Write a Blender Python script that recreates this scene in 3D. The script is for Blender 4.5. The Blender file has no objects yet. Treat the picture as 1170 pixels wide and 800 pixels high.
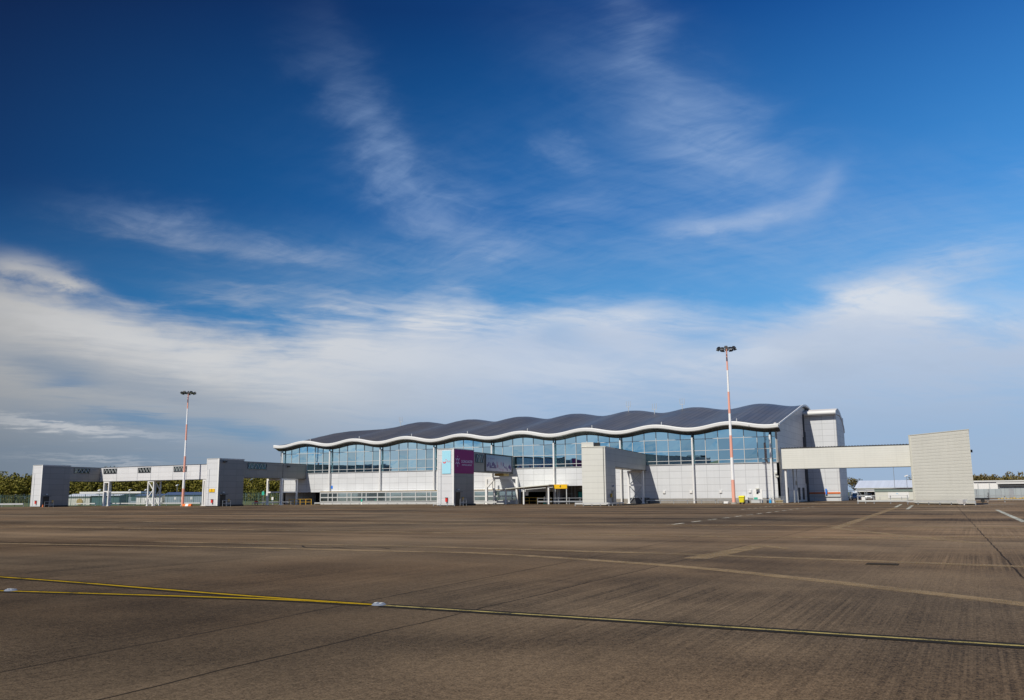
import bpy, math, random
from mathutils import Vector, Matrix
R = math.radians
S = 1.25                      # site units -> metres
random.seed(7)
sc = bpy.context.scene
COL = sc.collection

# ------------------------------------------------------------------ node helpers
class V:
    """a socket (or number) with arithmetic that builds Math nodes"""
    def __init__(s, nt, k): s.nt, s.k = nt, k
    def _m(s, op, *a):
        n = s.nt.nodes.new('ShaderNodeMath'); n.operation = op
        for i, x in enumerate((s,) + a):
            x = x.k if isinstance(x, V) else x
            if isinstance(x, (int, float)): n.inputs[i].default_value = x
            else: s.nt.links.new(x, n.inputs[i])
        return V(s.nt, n.outputs[0])
    def __add__(s, o): return s._m('ADD', o)
    def __sub__(s, o): return s._m('SUBTRACT', o)
    def __mul__(s, o): return s._m('MULTIPLY', o)
    def __truediv__(s, o): return s._m('DIVIDE', o)
    __radd__ = __add__
    __rmul__ = __mul__
    def __rsub__(s, o): return (s * -1.0) + o
    def __neg__(s): return s * -1.0
    def abs(s): return s._m('ABSOLUTE')
    def floor(s): return s._m('FLOOR')
    def fract(s): return s._m('FRACT')
    def exp(s): return s._m('EXPONENT')
    def pow(s, p): return s._m('POWER', p)
    def mx(s, o): return s._m('MAXIMUM', o)
    def mn(s, o): return s._m('MINIMUM', o)
    def lt(s, o): return s._m('LESS_THAN', o)
    def sat(s): return s.mx(0.0).mn(1.0)
    def step(s, a, b):
        n = s.nt.nodes.new('ShaderNodeMapRange'); n.interpolation_type = 'SMOOTHSTEP'; n.clamp = True
        s.nt.links.new(s.k, n.inputs[0])
        for i, x in ((1, a), (2, b)):
            if isinstance(x, V): s.nt.links.new(x.k, n.inputs[i])
            else: n.inputs[i].default_value = x
        n.inputs[3].default_value = 0; n.inputs[4].default_value = 1
        return V(s.nt, n.outputs[0])

def sepxyz(nt, vec):
    n = nt.nodes.new('ShaderNodeSeparateXYZ'); nt.links.new(vec, n.inputs[0])
    return [V(nt, o) for o in n.outputs]
def comb(nt, x, y, z=0.0):
    n = nt.nodes.new('ShaderNodeCombineXYZ')
    for i, c in enumerate((x, y, z)):
        if isinstance(c, V): nt.links.new(c.k, n.inputs[i])
        else: n.inputs[i].default_value = c
    return n.outputs[0]
def noise(nt, vec, scale, detail=4, rough=.55, dist=0.0, color=False):
    n = nt.nodes.new('ShaderNodeTexNoise'); nt.links.new(vec, n.inputs['Vector'])
    n.inputs['Scale'].default_value = scale; n.inputs['Detail'].default_value = detail
    n.inputs['Roughness'].default_value = rough; n.inputs['Distortion'].default_value = dist
    return n.outputs[1] if color else V(nt, n.outputs[0])
def white(nt, vec):
    n = nt.nodes.new('ShaderNodeTexWhiteNoise'); n.noise_dimensions = '3D'; nt.links.new(vec, n.inputs[0])
    return V(nt, n.outputs[0])
def mixc(nt, f, a, b, mode='MIX'):
    n = nt.nodes.new('ShaderNodeMix'); n.data_type = 'RGBA'; n.blend_type = mode
    for s, x in ((n.inputs[0], f), (n.inputs[6], a), (n.inputs[7], b)):
        if isinstance(x, V): nt.links.new(x.k, s)
        elif isinstance(x, (int, float)): s.default_value = x
        elif isinstance(x, tuple): s.default_value = (x + (1,))[:4]
        else: nt.links.new(x, s)
    return n.outputs[2]
def scalec(nt, c, f):           # colour * scalar
    n = nt.nodes.new('ShaderNodeVectorMath'); n.operation = 'SCALE'
    if isinstance(c, tuple): n.inputs[0].default_value = c[:3]
    else: nt.links.new(c, n.inputs[0])
    if isinstance(f, V): nt.links.new(f.k, n.inputs['Scale'])
    else: n.inputs['Scale'].default_value = f
    return n.outputs[0]
def ramp(nt, f, stops):
    n = nt.nodes.new('ShaderNodeValToRGB'); nt.links.new(f.k, n.inputs[0]); el = n.color_ramp.elements
    while len(el) < len(stops): el.new(.5)
    for e, (p, c) in zip(el, stops): e.position = p; e.color = c + (1,)
    return n.outputs[0]

def mat(name):
    m = bpy.data.materials.new(name); m.use_nodes = True
    nt = m.node_tree; b = nt.nodes['Principled BSDF']
    return m, nt, b
def setp(nt, b, **k):
    nm = dict(color='Base Color', rough='Roughness', metal='Metallic', spec='Specular IOR Level', ior='IOR', normal='Normal', alpha='Alpha', trans='Transmission Weight', coat='Coat Weight')
    for key, x in k.items():
        s = b.inputs[nm[key]]
        if isinstance(x, V): nt.links.new(x.k, s)
        elif isinstance(x, tuple): s.default_value = (x + (1,))[:4]
        elif isinstance(x, (int, float)): s.default_value = x
        else: nt.links.new(x, s)
def wpos(nt):
    g = nt.nodes.new('ShaderNodeNewGeometry')
    n = nt.nodes.new('ShaderNodeVectorMath'); n.operation = 'SCALE'; n.inputs['Scale'].default_value = 1 / S
    nt.links.new(g.outputs['Position'], n.inputs[0]); return n.outputs[0], g
def bump(nt, h, strength=.3, dist=.02):
    n = nt.nodes.new('ShaderNodeBump'); n.inputs['Strength'].default_value = strength; n.inputs['Distance'].default_value = dist
    nt.links.new(h.k, n.inputs['Height']); return n.outputs[0]

def plain(name, c, rough=.5, metal=0.0, var=.12, scale=1.5, spec=.5, tint=None):
    m, nt, b = mat(name); p, g = wpos(nt)
    n1 = noise(nt, p, scale, 5, .6)
    f = (n1 - .5) * (2 * var) + 1.0
    setp(nt, b, color=scalec(nt, c, f), rough=(n1 - .5) * .25 + rough, metal=metal, spec=spec)
    return m

def clad(name, c, dirv, vs, hs, z0=0.0, s0=0.0, groove=.035, dark=.55, rough=.45, var=.05, ribs=0.0, streak=.06, metal=0.0):
    """panelled cladding: joints every vs along dirv (0: none) and every hs in height, each panel a shade of its own"""
    m, nt, b = mat(name); p, g = wpos(nt); x, y, z = sepxyz(nt, p)
    L = math.hypot(*dirv); s = x * (dirv[0] / L) + y * (dirv[1] / L) - s0
    zz = (z - z0) / hs
    lz = ((zz.fract() - .5).abs()).step(.5 - groove / hs, .5 - groove / hs * .3)
    line = lz
    cell = comb(nt, zz.floor(), 0.0, 3.0)
    if vs:
        ss = s / vs
        ls = ((ss.fract() - .5).abs()).step(.5 - groove / vs, .5 - groove / vs * .3)
        line = lz.mx(ls); cell = comb(nt, zz.floor(), ss.floor(), 3.0)
    w = white(nt, cell)
    n1 = noise(nt, p, .35, 4, .6); n2 = noise(nt, comb(nt, s * 3.0, z * .18, 0.0), 1.0, 4, .6)
    f = (w - .5) * (2 * var) + (n1 - .5) * .12 + (n2 - .5) * (2 * streak) + 1.0
    grime = (z.step(1.2, 0.0)) * n2 * .22
    f = f * (1.0 - grime) * (1.0 - line * (1 - dark))
    h = 1.0 - line
    if ribs:
        rz = (z / ribs).fract()
        h = h + rz * .6; f = f * (1.0 - rz.step(.82, .97) * .16)
    setp(nt, b, color=scalec(nt, c, f), rough=(n1 - .5) * .2 + rough, metal=metal, normal=bump(nt, h, .35, .03), spec=.4)
    return m

# ------------------------------------------------------------------ mesh helpers
class MB:
    def __init__(s): s.v = []; s.f = []
    def quad(s, *p):
        i = len(s.v); s.v += [tuple(q) for q in p]; s.f.append(tuple(range(i, i + len(p)))); return s
    def prism(s, base, top):
        """closed solid from two equal loops"""
        i = len(s.v); n = len(base); s.v += [tuple(q) for q in base] + [tuple(q) for q in top]
        s.f.append(tuple(i + k for k in reversed(range(n)))); s.f.append(tuple(i + n + k for k in range(n)))
        for k in range(n):
            j = (k + 1) % n; s.f.append((i + k, i + j, i + n + j, i + n + k))
        return s
    def box(s, x0, x1, y0, y1, z0, z1):
        b = [(x0, y0), (x1, y0), (x1, y1), (x0, y1)]
        return s.prism([(x, y, z0) for x, y in b], [(x, y, z1) for x, y in b])
    def plan(s, pts, z0, z1):
        return s.prism([(x, y, z0) for x, y in pts], [(x, y, z1) for x, y in pts])
    def bar(s, p, q, r, r2=None, n=4):
        p, q = Vector(p), Vector(q); d = (q - p).normalized()
        a = d.cross(Vector((0, 0, 1)) if abs(d.z) < .9 else Vector((1, 0, 0))).normalized(); b = d.cross(a)
        r2 = r if r2 is None else r2; off = math.pi / n if n == 4 else 0; k = math.sqrt(2) if n == 4 else 1
        ring = lambda c, rr: [c + (a * math.cos(off + 2 * math.pi * i / n) + b * math.sin(off + 2 * math.pi * i / n)) * rr * k for i in range(n)]
        return s.prism(ring(p, r), ring(q, r2))
    def build(s, name, m, parent=None, smooth=False, bevel=0):
        if not s.v: return None
        me = bpy.data.meshes.new(name); base = ROOT.get(parent.name if parent else '', Vector((0, 0, 0)))
        if parent is None:
            xs = [v[0] for v in s.v]; ys = [v[1] for v in s.v]; zs = [v[2] for v in s.v]
            base = Vector(((min(xs) + max(xs)) / 2, (min(ys) + max(ys)) / 2, min(zs)))
        me.from_pydata([tuple(Vector(v) - base) for v in s.v], [], s.f); me.validate()
        ob = bpy.data.objects.new(name, me); COL.objects.link(ob); ROOT[ob.name] = base
        me.materials.append(m)
        import bmesh
        bm = bmesh.new(); bm.from_mesh(me); bmesh.ops.recalc_face_normals(bm, faces=bm.faces)
        if bevel: bmesh.ops.bevel(bm, geom=bm.edges[:], offset=bevel, segments=1, affect='EDGES', clamp_overlap=True)
        bm.to_mesh(me); bm.free()
        if smooth:
            for p in me.polygons: p.use_smooth = True
        if parent: ob.parent = parent
        else: ob.location = base
        return ob
ROOT = {}
def tag(o, label=None, cat=None, group=None, kind=None):
    if label: o['label'] = label
    if cat: o['category'] = cat
    if group: o['group'] = group
    if kind: o['kind'] = kind
    return o
def thing(name, label, cat, loc, group=None):
    o = bpy.data.objects.new(name, None); COL.objects.link(o); o.location = loc; o.empty_display_size = .5
    ROOT[o.name] = Vector(loc); return tag(o, label, cat, group)
def copy_tree(o, loc, label=None, parent=None):
    c = o.copy(); COL.objects.link(c)
    if parent is None:
        c.location = loc
        if label: c['label'] = label
    else: c.parent = parent
    for ch in o.children: copy_tree(ch, None, None, c)
    return c
def text_mb(mb, s, size, org, ex, ey, out, depth=.02):
    """lettering laid on the plane through org spanned by ex (along) and ey (up)"""
    cu = bpy.data.curves.new('lettering', 'FONT'); cu.body = s; cu.size = size; cu.align_x = 'CENTER'; cu.align_y = 'CENTER'; cu.extrude = depth; cu.resolution_u = 3
    t = bpy.data.objects.new('lettering', cu); COL.objects.link(t)
    dg = bpy.context.evaluated_depsgraph_get(); dg.update()
    me = bpy.data.meshes.new_from_object(t.evaluated_get(dg))
    i = len(mb.v); org, ex, ey, out = Vector(org), Vector(ex).normalized(), Vector(ey).normalized(), Vector(out).normalized()
    for v in me.vertices: mb.v.append(tuple(org + ex * v.co.x + ey * v.co.y + out * (v.co.z + depth)))
    for p in me.polygons: mb.f.append(tuple(i + k for k in p.vertices))
    bpy.data.objects.remove(t); bpy.data.meshes.remove(me); bpy.data.curves.remove(cu)
    return mb

# ------------------------------------------------------------------ materials
U = (1, 0); N = (0, 1)
M = {}
WALLC = (.62, .63, .635)
M['clad_front'] = clad('terminal cladding', WALLC, U, 2.0, 1.05, z0=.75, var=.035, dark=.62)
M['clad_gable'] = clad('gable cladding', (.56, .53, .49), N, 2.0, 1.05, z0=.75, var=.06, dark=.6)
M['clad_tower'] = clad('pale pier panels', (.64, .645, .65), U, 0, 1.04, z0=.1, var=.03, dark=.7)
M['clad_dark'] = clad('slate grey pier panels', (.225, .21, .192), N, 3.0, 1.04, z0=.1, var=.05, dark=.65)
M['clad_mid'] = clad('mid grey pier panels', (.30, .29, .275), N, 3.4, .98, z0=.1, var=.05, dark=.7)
M['clad_cream'] = clad('cream profiled cladding', (.64, .635, .575), U, 0, .37, z0=.1, groove=.06, var=.012, dark=.91)
M['clad_cream_wide'] = clad('cream wide plank cladding', (.64, .635, .575), U, 0, .74, z0=.1, groove=.04, var=.02, dark=.80)
M['clad_cream_thin'] = clad('cream fine ribbed cladding', (.64, .635, .575), U, 4.2, .31, z0=.1, groove=.04, var=.012, dark=.92)
M['clad_walk'] = clad('walkway panels', (.66, .66, .66), U, 4.5, .92, z0=.0, var=.03, dark=.75)
M['white'] = plain('white painted steel', (.76, .75, .72), .45, var=.08)
M['fascia'] = plain('white fascia', (.62, .62, .60), .4, var=.05, scale=.6)
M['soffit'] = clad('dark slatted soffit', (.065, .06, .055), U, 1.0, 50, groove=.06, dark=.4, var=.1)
M['galv'] = plain('galvanised steel', (.45, .47, .48), .45, .6, var=.15)
M['rail_white'] = plain('weathered white rail', (.50, .51, .50), .55, var=.15)
M['black'] = plain('black paint', (.012, .012, .013), .5)
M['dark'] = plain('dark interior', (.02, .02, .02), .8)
M['dark_grey'] = plain('dark grey metal', (.06, .063, .068), .5)
M['concrete'] = plain('grey concrete plinth', (.26, .24, .21), .85, var=.3, scale=2)
M['yellow'] = plain('yellow sign paint', (.80, .47, .01), .45, var=.05)
M['yellow_rail'] = plain('yellow rail paint', (.62, .36, .03), .5)
M['red'] = plain('red paint', (.65, .03, .02), .4)
M['mast_red'] = plain('faded red mast paint', (.80, .38, .28), .5, var=.06, scale=.8)
M['mast_white'] = plain('white mast paint', (.85, .84, .82), .5, var=.04)
M['cyan'] = plain('pale blue advert', (.36, .68, .80), .5, var=.02, spec=.2)
M['plum'] = plain('plum advert panel', (.34, .045, .16), .6, var=.05, spec=.1)
M['letter_pale'] = plain('pale lettering', (.80, .74, .80), .5)
M['letter_red'] = plain('red lettering', (.75, .12, .13), .5)
M['letter_black'] = plain('black lettering', (.02, .015, .01), .5)
M['blue'] = plain('blue sign', (.03, .20, .70), .4)
M['teal'] = plain('teal screen', (.02, .40, .38), .4)
M['green'] = plain('green sign', (.04, .42, .30), .5)
M['orange'] = plain('orange plastic', (.70, .16, .02), .5)
M['lime'] = plain('lime yellow plastic', (.72, .62, .02), .45)
M['aqua'] = plain('bright blue plastic', (.02, .35, .72), .4)
M['cream'] = plain('cream render', (.62, .61, .53), .6, var=.08)
M['office_trim'] = plain('grey green trim', (.20, .25, .22), .5)
M['pale_roof'] = clad('pale metal roof', (.50, .53, .58), U, 1.0, 50, groove=.03, dark=.75)
M['grey_sheet'] = clad('grey sheet cladding', (.36, .40, .41), U, .9, 9, groove=.05, dark=.7, var=.06)
M['blue_roof'] = plain('dark blue roof', (.05, .08, .17), .5)
M['shed_wall'] = plain('blue grey shed wall', (.27, .33, .38), .6, var=.1)
M['shed_teal'] = plain('dark teal shed wall', (.06, .13, .14), .6)
M['tyre'] = plain('tyre rubber', (.02, .02, .02), .8)
M['iron'] = plain('rusted iron', (.032, .026, .02), .9, 0, spec=.04)
M['tan'] = plain('tan plywood', (.42, .30, .10), .6)

def glass_mat(name, c, rough=.03, var=.1, metal=1.0):
    m, nt, b = mat(name); p, g = wpos(nt)
    w = V(nt, g.outputs['Random Per Island']); n1 = noise(nt, p, .35, 2, .5); n2 = noise(nt, p, 1.2, 3, .5)
    f = (w - .5) * (2 * var) + 1.0
    setp(nt, b, color=scalec(nt, c, f), metal=metal, rough=rough, normal=bump(nt, n1 * 1.0 + n2 * .12, .03, .2))
    return m
M['glass'] = glass_mat('reflective tinted glazing', (.43, .65, .71), rough=.012, var=.16)
M['glass_low'] = glass_mat('grey green window glass', (.46, .57, .55), .06, .25, .9)
M['glass_dark'] = glass_mat('dark walkway glass', (.10, .13, .13), .06, .2, .8)
M['light_body'] = plain('dull light casing', (.17, .19, .23), .7, 0, spec=.1)
M['lens'] = glass_mat('lamp lens', (.5, .52, .55), .15)

# roof: standing seam
m, nt, b = mat('dark standing seam roof'); p, g = wpos(nt); x, y, z = sepxyz(nt, p)
ln = (((x / .8).fract() - .5).abs()).step(.38, .47)
w = white(nt, comb(nt, (x / .8).floor(), (y / 9.0).floor(), 0.0)); n1 = noise(nt, p, .15, 4, .6)
n2 = noise(nt, comb(nt, x * 1.5, y * .12, 0.0), 1.0, 4, .6)
setp(nt, b, color=scalec(nt, (.076, .071, .067), (1.0 - ln * .62) * ((w - .5) * .3 + (n1 - .5) * .5 + (n2 - .5) * .35 + 1.0)), rough=(n1 - .5) * .2 + .36,
     normal=bump(nt, ln, .3, .04), spec=.35)
M['roof'] = m

# apron concrete
def apron_color(nt, x, y):
    P = comb(nt, x, y, 0.0)
    big = noise(nt, P, .035, 5, .6); mid = noise(nt, P, .25, 6, .6)
    stripe = noise(nt, comb(nt, x * .012, y * .16, 0.0), 1.0, 5, .6)
    stripe2 = noise(nt, comb(nt, x * .05, y * .9, 4.0), 1.0, 4, .6)
    brush = noise(nt, comb(nt, x * 11.0, y * .07, 0.0), 1.0, 4, .65)
    brush2 = noise(nt, comb(nt, x * 30.0, y * .12, 7.0), 1.0, 3, .7)
    fine = noise(nt, P, 12.0, 5, .75); grit = noise(nt, P, 42.0, 3, .8)
    dist = ((x - 122.9) * (x - 122.9) + (y + 136.0) * (y + 136.0)).pow(.5)
    bw = noise(nt, P, .12, 2, .5).step(.42, .62)
    far = dist.step(12.0, 45.0)
    k = lambda n_, w=.17: n_.step(.5 - w, .5 + w) - .5
    f = 1.0 + k(big) * .5 + k(mid) * .46 + k(stripe) * 1.05 * far + k(stripe2) * .55 * far + far * .10
    f = f + (k(brush) * .34 + k(brush2) * .50) * (bw * .7 + .3) + k(fine) * .50 + k(grit) * .85
    f = f * (.78 + .28 * (x + k(mid) * 3.0).step(113.5, 122.0))
    f = f * (1.0 - .24 * (y + k(mid) * 1.2).step(-123.5, -126.5) * (1.0 - (x + k(big) * 2.0).step(114.5, 121.5)))  # near left corner darkened: lens vignette painted into the concrete colour
    hue = noise(nt, P, .08, 3, .5)
    c = mixc(nt, hue.step(.3, .7), (.114, .074, .041), (.117, .084, .052))
    return c, f, brush * .4 + brush2 * .35 + fine * .9 + grit * .6, mid, P
m, nt, b = mat('brushed apron concrete'); p, g = wpos(nt); x, y, z = sepxyz(nt, p)
c, f, h, mid, P = apron_color(nt, x, y)
# tar filled joints run towards the terminal; cross joints far apart
wob = noise(nt, P, .6, 3, .5)
wob2 = noise(nt, P, 5.0, 3, .6)
jx = x + (wob - .5) * .16 + (wob2 - .5) * .03
def joint(a, wd, slope=0.0): return ((jx + y * slope - a).abs()).step(wd, wd * .35)
j = joint(109.70, .026, .038).mx(joint(116.5, .026)).mx(joint(120.03, .03, .03))
for a in (129.5, 136.2, 142.8, 104.0, 97.4, 90.8, 84.2): j = j.mx(joint(a, .013) * .7)
jb = noise(nt, P, .9, 3, .6).step(.30, .46) * .6 + .4
jy = y + (wob - .5) * .3
for k, yy in enumerate((-98.0, -86.0, -74.0, -62.0, -50.0, -38.0, -26.0)):
    j = j.mx(((jy - yy).abs()).step(.02, .008) * (.35 if k < 2 else .6))
f = f * (1.0 - j * jb * .82)
# oil spots
vo = nt.nodes.new('ShaderNodeTexVoronoi'); nt.links.new(P, vo.inputs['Vector']); vo.inputs['Scale'].default_value = .17
vo.inputs['Randomness'].default_value = 1
sp = V(nt, vo.outputs['Distance']).step(.10, .03) * noise(nt, P, 2.0, 3).step(.35, .6)
f = f * (1.0 - sp * .28)
setp(nt, b, color=scalec(nt, c, f.mx(.15)), rough=(mid - .5) * .2 + .85, normal=bump(nt, h, .5, .012), spec=.08)
M['apron'] = m

def mark_mat(name, c, cover, scale=6.0, mixw=.12):
    """worn paint: the apron shows where the paint has gone"""
    m, nt, b = mat(name); p, g = wpos(nt); x, y, z = sepxyz(nt, p); P = comb(nt, x, y, 0.0)
    n1 = noise(nt, P, scale, 6, .7); n2 = noise(nt, P, .5, 3, .6); n3 = noise(nt, P, 40.0, 3, .7)
    a = (n1 * .6 + n2 * .3 + n3 * .25).step(.575 - cover - mixw, .575 - cover + mixw)
    setp(nt, b, color=scalec(nt, c, (n3 - .5) * .6 + 1.0), rough=.85, alpha=a, spec=.06)
    return m
M['paint_yellow'] = mark_mat('worn yellow line paint', (.29, .185, .004), .08, 3.0)
M['paint_yellow_old'] = mark_mat('faded yellow line paint', (.29, .235, .085), .06, 4.0)
M['paint_black'] = mark_mat('black line border', (.016, .014, .012), .20)
M['paint_white'] = mark_mat('worn white line paint', (.40, .40, .34), .04, 2.5)
M['paint_dash'] = mark_mat('broken white line paint', (.46, .43, .35), .03, 2.0)
M['scuff'] = mark_mat('scoured line ghost', (.235, .168, .095), .06, 1.4, .24)
M['scuff_weak'] = mark_mat('faint scoured ghost', (.235, .168, .095), .01, .8, .24)
M['tyre_mark'] = mark_mat('rubber streaks', (.042, .036, .032), -.04, .8, .3)

# grass
m, nt, b = mat('mown grass'); p, g = wpos(nt); n1 = noise(nt, p, .05, 5, .6); n2 = noise(nt, p, 3.0, 5, .7)
setp(nt, b, color=scalec(nt, mixc(nt, n1.step(.35, .65), (.050, .066, .010), (.078, .080, .016)), (n2 - .5) * .9 + 1.0), rough=.9, normal=bump(nt, n2, .6, .1))
M['grass'] = m
def leaf_mat(name, stops, tr=.25):
    m, nt, b = mat(name); p, g = wpos(nt); w = V(nt, g.outputs['Random Per Island']); n1 = noise(nt, p, .06, 3, .5)
    c = ramp(nt, (w * .55 + n1 * .9 - .22).sat(), stops)
    setp(nt, b, color=c, rough=.7, spec=.2)
    return m
M['leaf'] = leaf_mat('spring woodland foliage', [(0, (.070, .062, .010)), (.35, (.115, .098, .013)), (.65, (.14, .130, .017)), (1, (.20, .17, .025))])
M['leaf_far'] = leaf_mat('autumn hedge foliage', [(0, (.085, .062, .026)), (.4, (.14, .105, .040)), (.7, (.14, .120, .034)), (1, (.20, .145, .055))])
M['leaf_bush'] = leaf_mat('yellow green bush foliage', [(0, (.045, .055, .010)), (.5, (.085, .095, .016)), (1, (.14, .135, .02))])
M['bark'] = plain('bark', (.07, .05, .035), .9, var=.3, scale=3)

# ------------------------------------------------------------------ ground
def sheet(name, pts, z, m, kind='structure'):
    return tag(MB().quad(*[(x, y, z) for x, y in pts]).build(name, m), kind=kind)
sheet('grass_field', [(-2500, -2500), (2500, -2500), (2500, 2500), (-2500, 2500)], -.06, M['grass'])
sheet('apron', [(-420, -420), (620, -420), (620, 150), (97.5, 150), (97.5, 4.0), (-3, 4.0), (-3, -12.5), (-37, -12.6), (-50, -21.0), (-300, -90), (-420, -120)], 0, M['apron'])

def strip(name, pts, w, z, m, w2=None):
    """painted line: a ribbon of width w along a polyline on the ground"""
    mb = MB(); pts = [Vector(p).to_2d() for p in pts]; L = []; Rr = []
    for i, p in enumerate(pts):
        d = (pts[min(i + 1, len(pts) - 1)] - pts[max(i - 1, 0)]).normalized(); nrm = Vector((-d.y, d.x))
        ww = w if w2 is None else w + (w2 - w) * i / (len(pts) - 1)
        L.append(p + nrm * ww / 2); Rr.append(p - nrm * ww / 2)
    for i in range(len(pts) - 1):
        mb.quad((*Rr[i], z), (*Rr[i + 1], z), (*L[i + 1], z), (*L[i], z))
    return tag(mb.build(name, m), kind='structure')
def curve_pts(ctrl, n=10):
    out = []; c = [Vector(p) for p in ctrl]; c = [c[0] * 2 - c[1]] + c + [c[-1] * 2 - c[-2]]
    for i in range(1, len(c) - 2):
        for k in range(n):
            t = k / n; a, b_, d, e = c[i - 1], c[i], c[i + 1], c[i + 2]
            out.append(.5 * ((2 * b_) + (d - a) * t + (2 * a - 5 * b_ + 4 * d - e) * t * t + (3 * b_ - a - 3 * d + e) * t ** 3))
    out.append(c[-2]); return out
yA = curve_pts([(90, -131.5), (98, -128.0), (103, -126.9), (107.46, -126.10), (111.3, -125.40), (113.2, -125.12), (114.85, -125.06)])
yB = curve_pts([(40, -120.5), (80, -122.9), (98, -123.98), (104.9, -124.38), (107.3, -124.52), (109.66, -124.74), (112.35, -124.95), (114.85, -125.06)])
yC = [(115.05, -125.07), (119, -125.10), (123.2, -125.18), (135, -125.35), (180, -125.6)]
strip('line_border', yA, .36, .004, M['paint_black']); strip('line_border', yB, .36, .0045, M['paint_black']); strip('line_border', yC, .34, .005, M['paint_black'])
strip('yellow_line', yA, .12, .008, M['paint_yellow']); strip('yellow_line', yB, .12, .0085, M['paint_yellow']); strip('yellow_line', yC, .085, .008, M['paint_yellow_old'])
strip('line_ghost', curve_pts([(86, -116.4), (100, -114.8), (107.4, -114.5), (111.0, -114.5), (116.7, -116.6), (120.1, -118.75), (123.4, -121.3), (128, -125)]), .42, .004, M['scuff'])
strip('line_ghost', [(116.64, -114.4), (116.97, -108.6)], .62, .0045, M['scuff'])
strip('line_ghost', [(116.97, -108.4), (118.06, -109.7)], .42, .005, M['scuff'])
strip('line_ghost', [(117.26, -95.0), (116.6, -70), (115.89, -42)], .5, .004, M['scuff'])
strip('line_ghost', [(117.32, -94.6), (120, -100), (122.91, -105.2)], .5, .0045, M['scuff'])
strip('line_ghost', curve_pts([(60, -103.5), (90, -103.2), (116.8, -103.0), (124.3, -100.5), (140, -99)]), .8, .005, M['scuff_weak'])
strip('line_ghost', [(70, -94), (100, -92.5), (118, -92), (150, -92.5)], 1.1, .0055, M['scuff_weak'])
strip('line_ghost', [(96, -113), (107, -112.3), (116, -112.9), (128, -115)], .5, .006, M['scuff_weak'])
strip('white_line', [(124.30, -52.5), (124.96, -84.5)], .3, .004, M['paint_white'])
strip('white_line', [(114.7, -17.5), (115.69, -40)], .3, .008, M['paint_white'])
strip('white_line', [(116.5, -27.5), (117.4, -50)], .28, .004, M['paint_white'])
def dashes(a, b2, n, w, ln):
    mb = MB(); a, b2 = Vector(a), Vector(b2); d = (b2 - a).normalized(); nn = Vector((-d.y, d.x)) * w / 2
    for i in range(n):
        p = a + (b2 - a) * (i / (n - 1)); q = p + d * ln
        mb.quad((*(p - nn), .009), (*(q - nn), .009), (*(q + nn), .009), (*(p + nn), .009))
    return tag(mb.build('dashed_line', M['paint_dash']), kind='structure')
dashes((108.95, -91.5), (107.4, -38), 15, .22, 2.0)
dashes((103.3, -52), (101.3, -22), 9, .25, 1.6)
dashes((100.2, -11.5), (107.2, -8.6), 6, .9, .8)
strip('white_line', [(123.5, -21.0), (126.8, -19.5)], .9, .004, M['paint_white'])

# inset lights on the yellow line
l0 = thing('inset_light', 'blue grey inset taxi light where the bright and faded yellow lines meet', 'light', (114.95, -125.07, .009), 'inset lights in the yellow lines')
mb = MB()
ringp = lambda r, z, n=16: [(114.95 + r * math.cos(2 * math.pi * i / n), -125.07 + r * math.sin(2 * math.pi * i / n), z) for i in range(n)]
mb.prism(ringp(.11, .009), ringp(.085, .034)); mb.build('housing', M['light_body'], l0)
mb = MB()
for sx in (-1, 1):
    mb = MB(); mb.box(114.95 + sx * .045 - .02, 114.95 + sx * .045 + .02, -125.10, -125.04, .034, .042); mb.build('lens', M['rail_white'], l0)
copy_tree(l0, (107.72, -126.02, .009), 'blue grey inset taxi light at the left edge on the lower yellow line')

t = thing('drain_cover', 'small dark iron drain cover set in the open concrete apron at right', 'drain cover', (120.93, -114.58, 0))
mb = MB(); mb.box(120.6, 121.26, -114.8, -114.36, .001, .012); mb.build('frame', M['iron'], t)
mb = MB(); mb.box(120.66, 121.2, -114.74, -114.42, .012, .018); mb.build('lid', M['iron'], t)
strip('crack', curve_pts([(103.2, -113.2), (104.0, -113.9), (104.6, -113.5), (105.6, -113.8), (106.3, -113.3), (107.0, -113.6)], 5), .07, .006, M['paint_black'])

# ------------------------------------------------------------------ terminal
UL, UR = -1.7, 97.5
A_ = .37
wave = lambda u: -A_ * math.cos(2 * math.pi * u / 12)
def prof(n):           # height of the roof (mean of the wave) at n metres outside the facade
    if n > -20: return 12.0 + (1.05 - n) * .211
    t = -20 - n; return 12.0 + 21.05 * .211 + t * .211 - t * t * .021
def zroof(u, n): return prof(n) + wave(u)
def umin(n): return UL + .66 * max(0, 1.6 - n)
term = thing('terminal_building', 'long white airport terminal with wavy dark roof and a band of blue glazing', 'airport terminal', (48, 0, 0))
# roof skin
mb = MB(); NS = 200; ns = [1.05, 0, -3, -6, -9, -12, -15, -18, -20, -22, -24, -26, -28, -31, -34, -38]
P = [[(umin(n) + (UR - umin(n)) * i / NS, n) for i in range(NS + 1)] for n in ns]
for row in P: mb.v += [(u, -n, zroof(u, n)) for u, n in row]
k = NS + 1
for j in range(len(ns) - 1):
    for i in range(NS): mb.f.append((j * k + i, j * k + i + 1, (j + 1) * k + i + 1, (j + 1) * k + i))
o = len(mb.v)
for row in P: mb.v += [(u, -n, zroof(u, n) - .35) for u, n in row]
for j in range(len(ns) - 1):
    for i in range(NS): mb.f.append((o + j * k + i, o + (j + 1) * k + i, o + (j + 1) * k + i + 1, o + j * k + i + 1))
for j in range(len(ns) - 1):
    for i in (0, NS): mb.f.append((j * k + i, (j + 1) * k + i, o + (j + 1) * k + i, o + j * k + i))
for i in range(NS):
    for j in (0, len(ns) - 1): mb.f.append((j * k + i, j * k + i + 1, o + j * k + i + 1, o + j * k + i))
roof = mb.build('roof', M['roof'], term, smooth=False)
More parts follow.
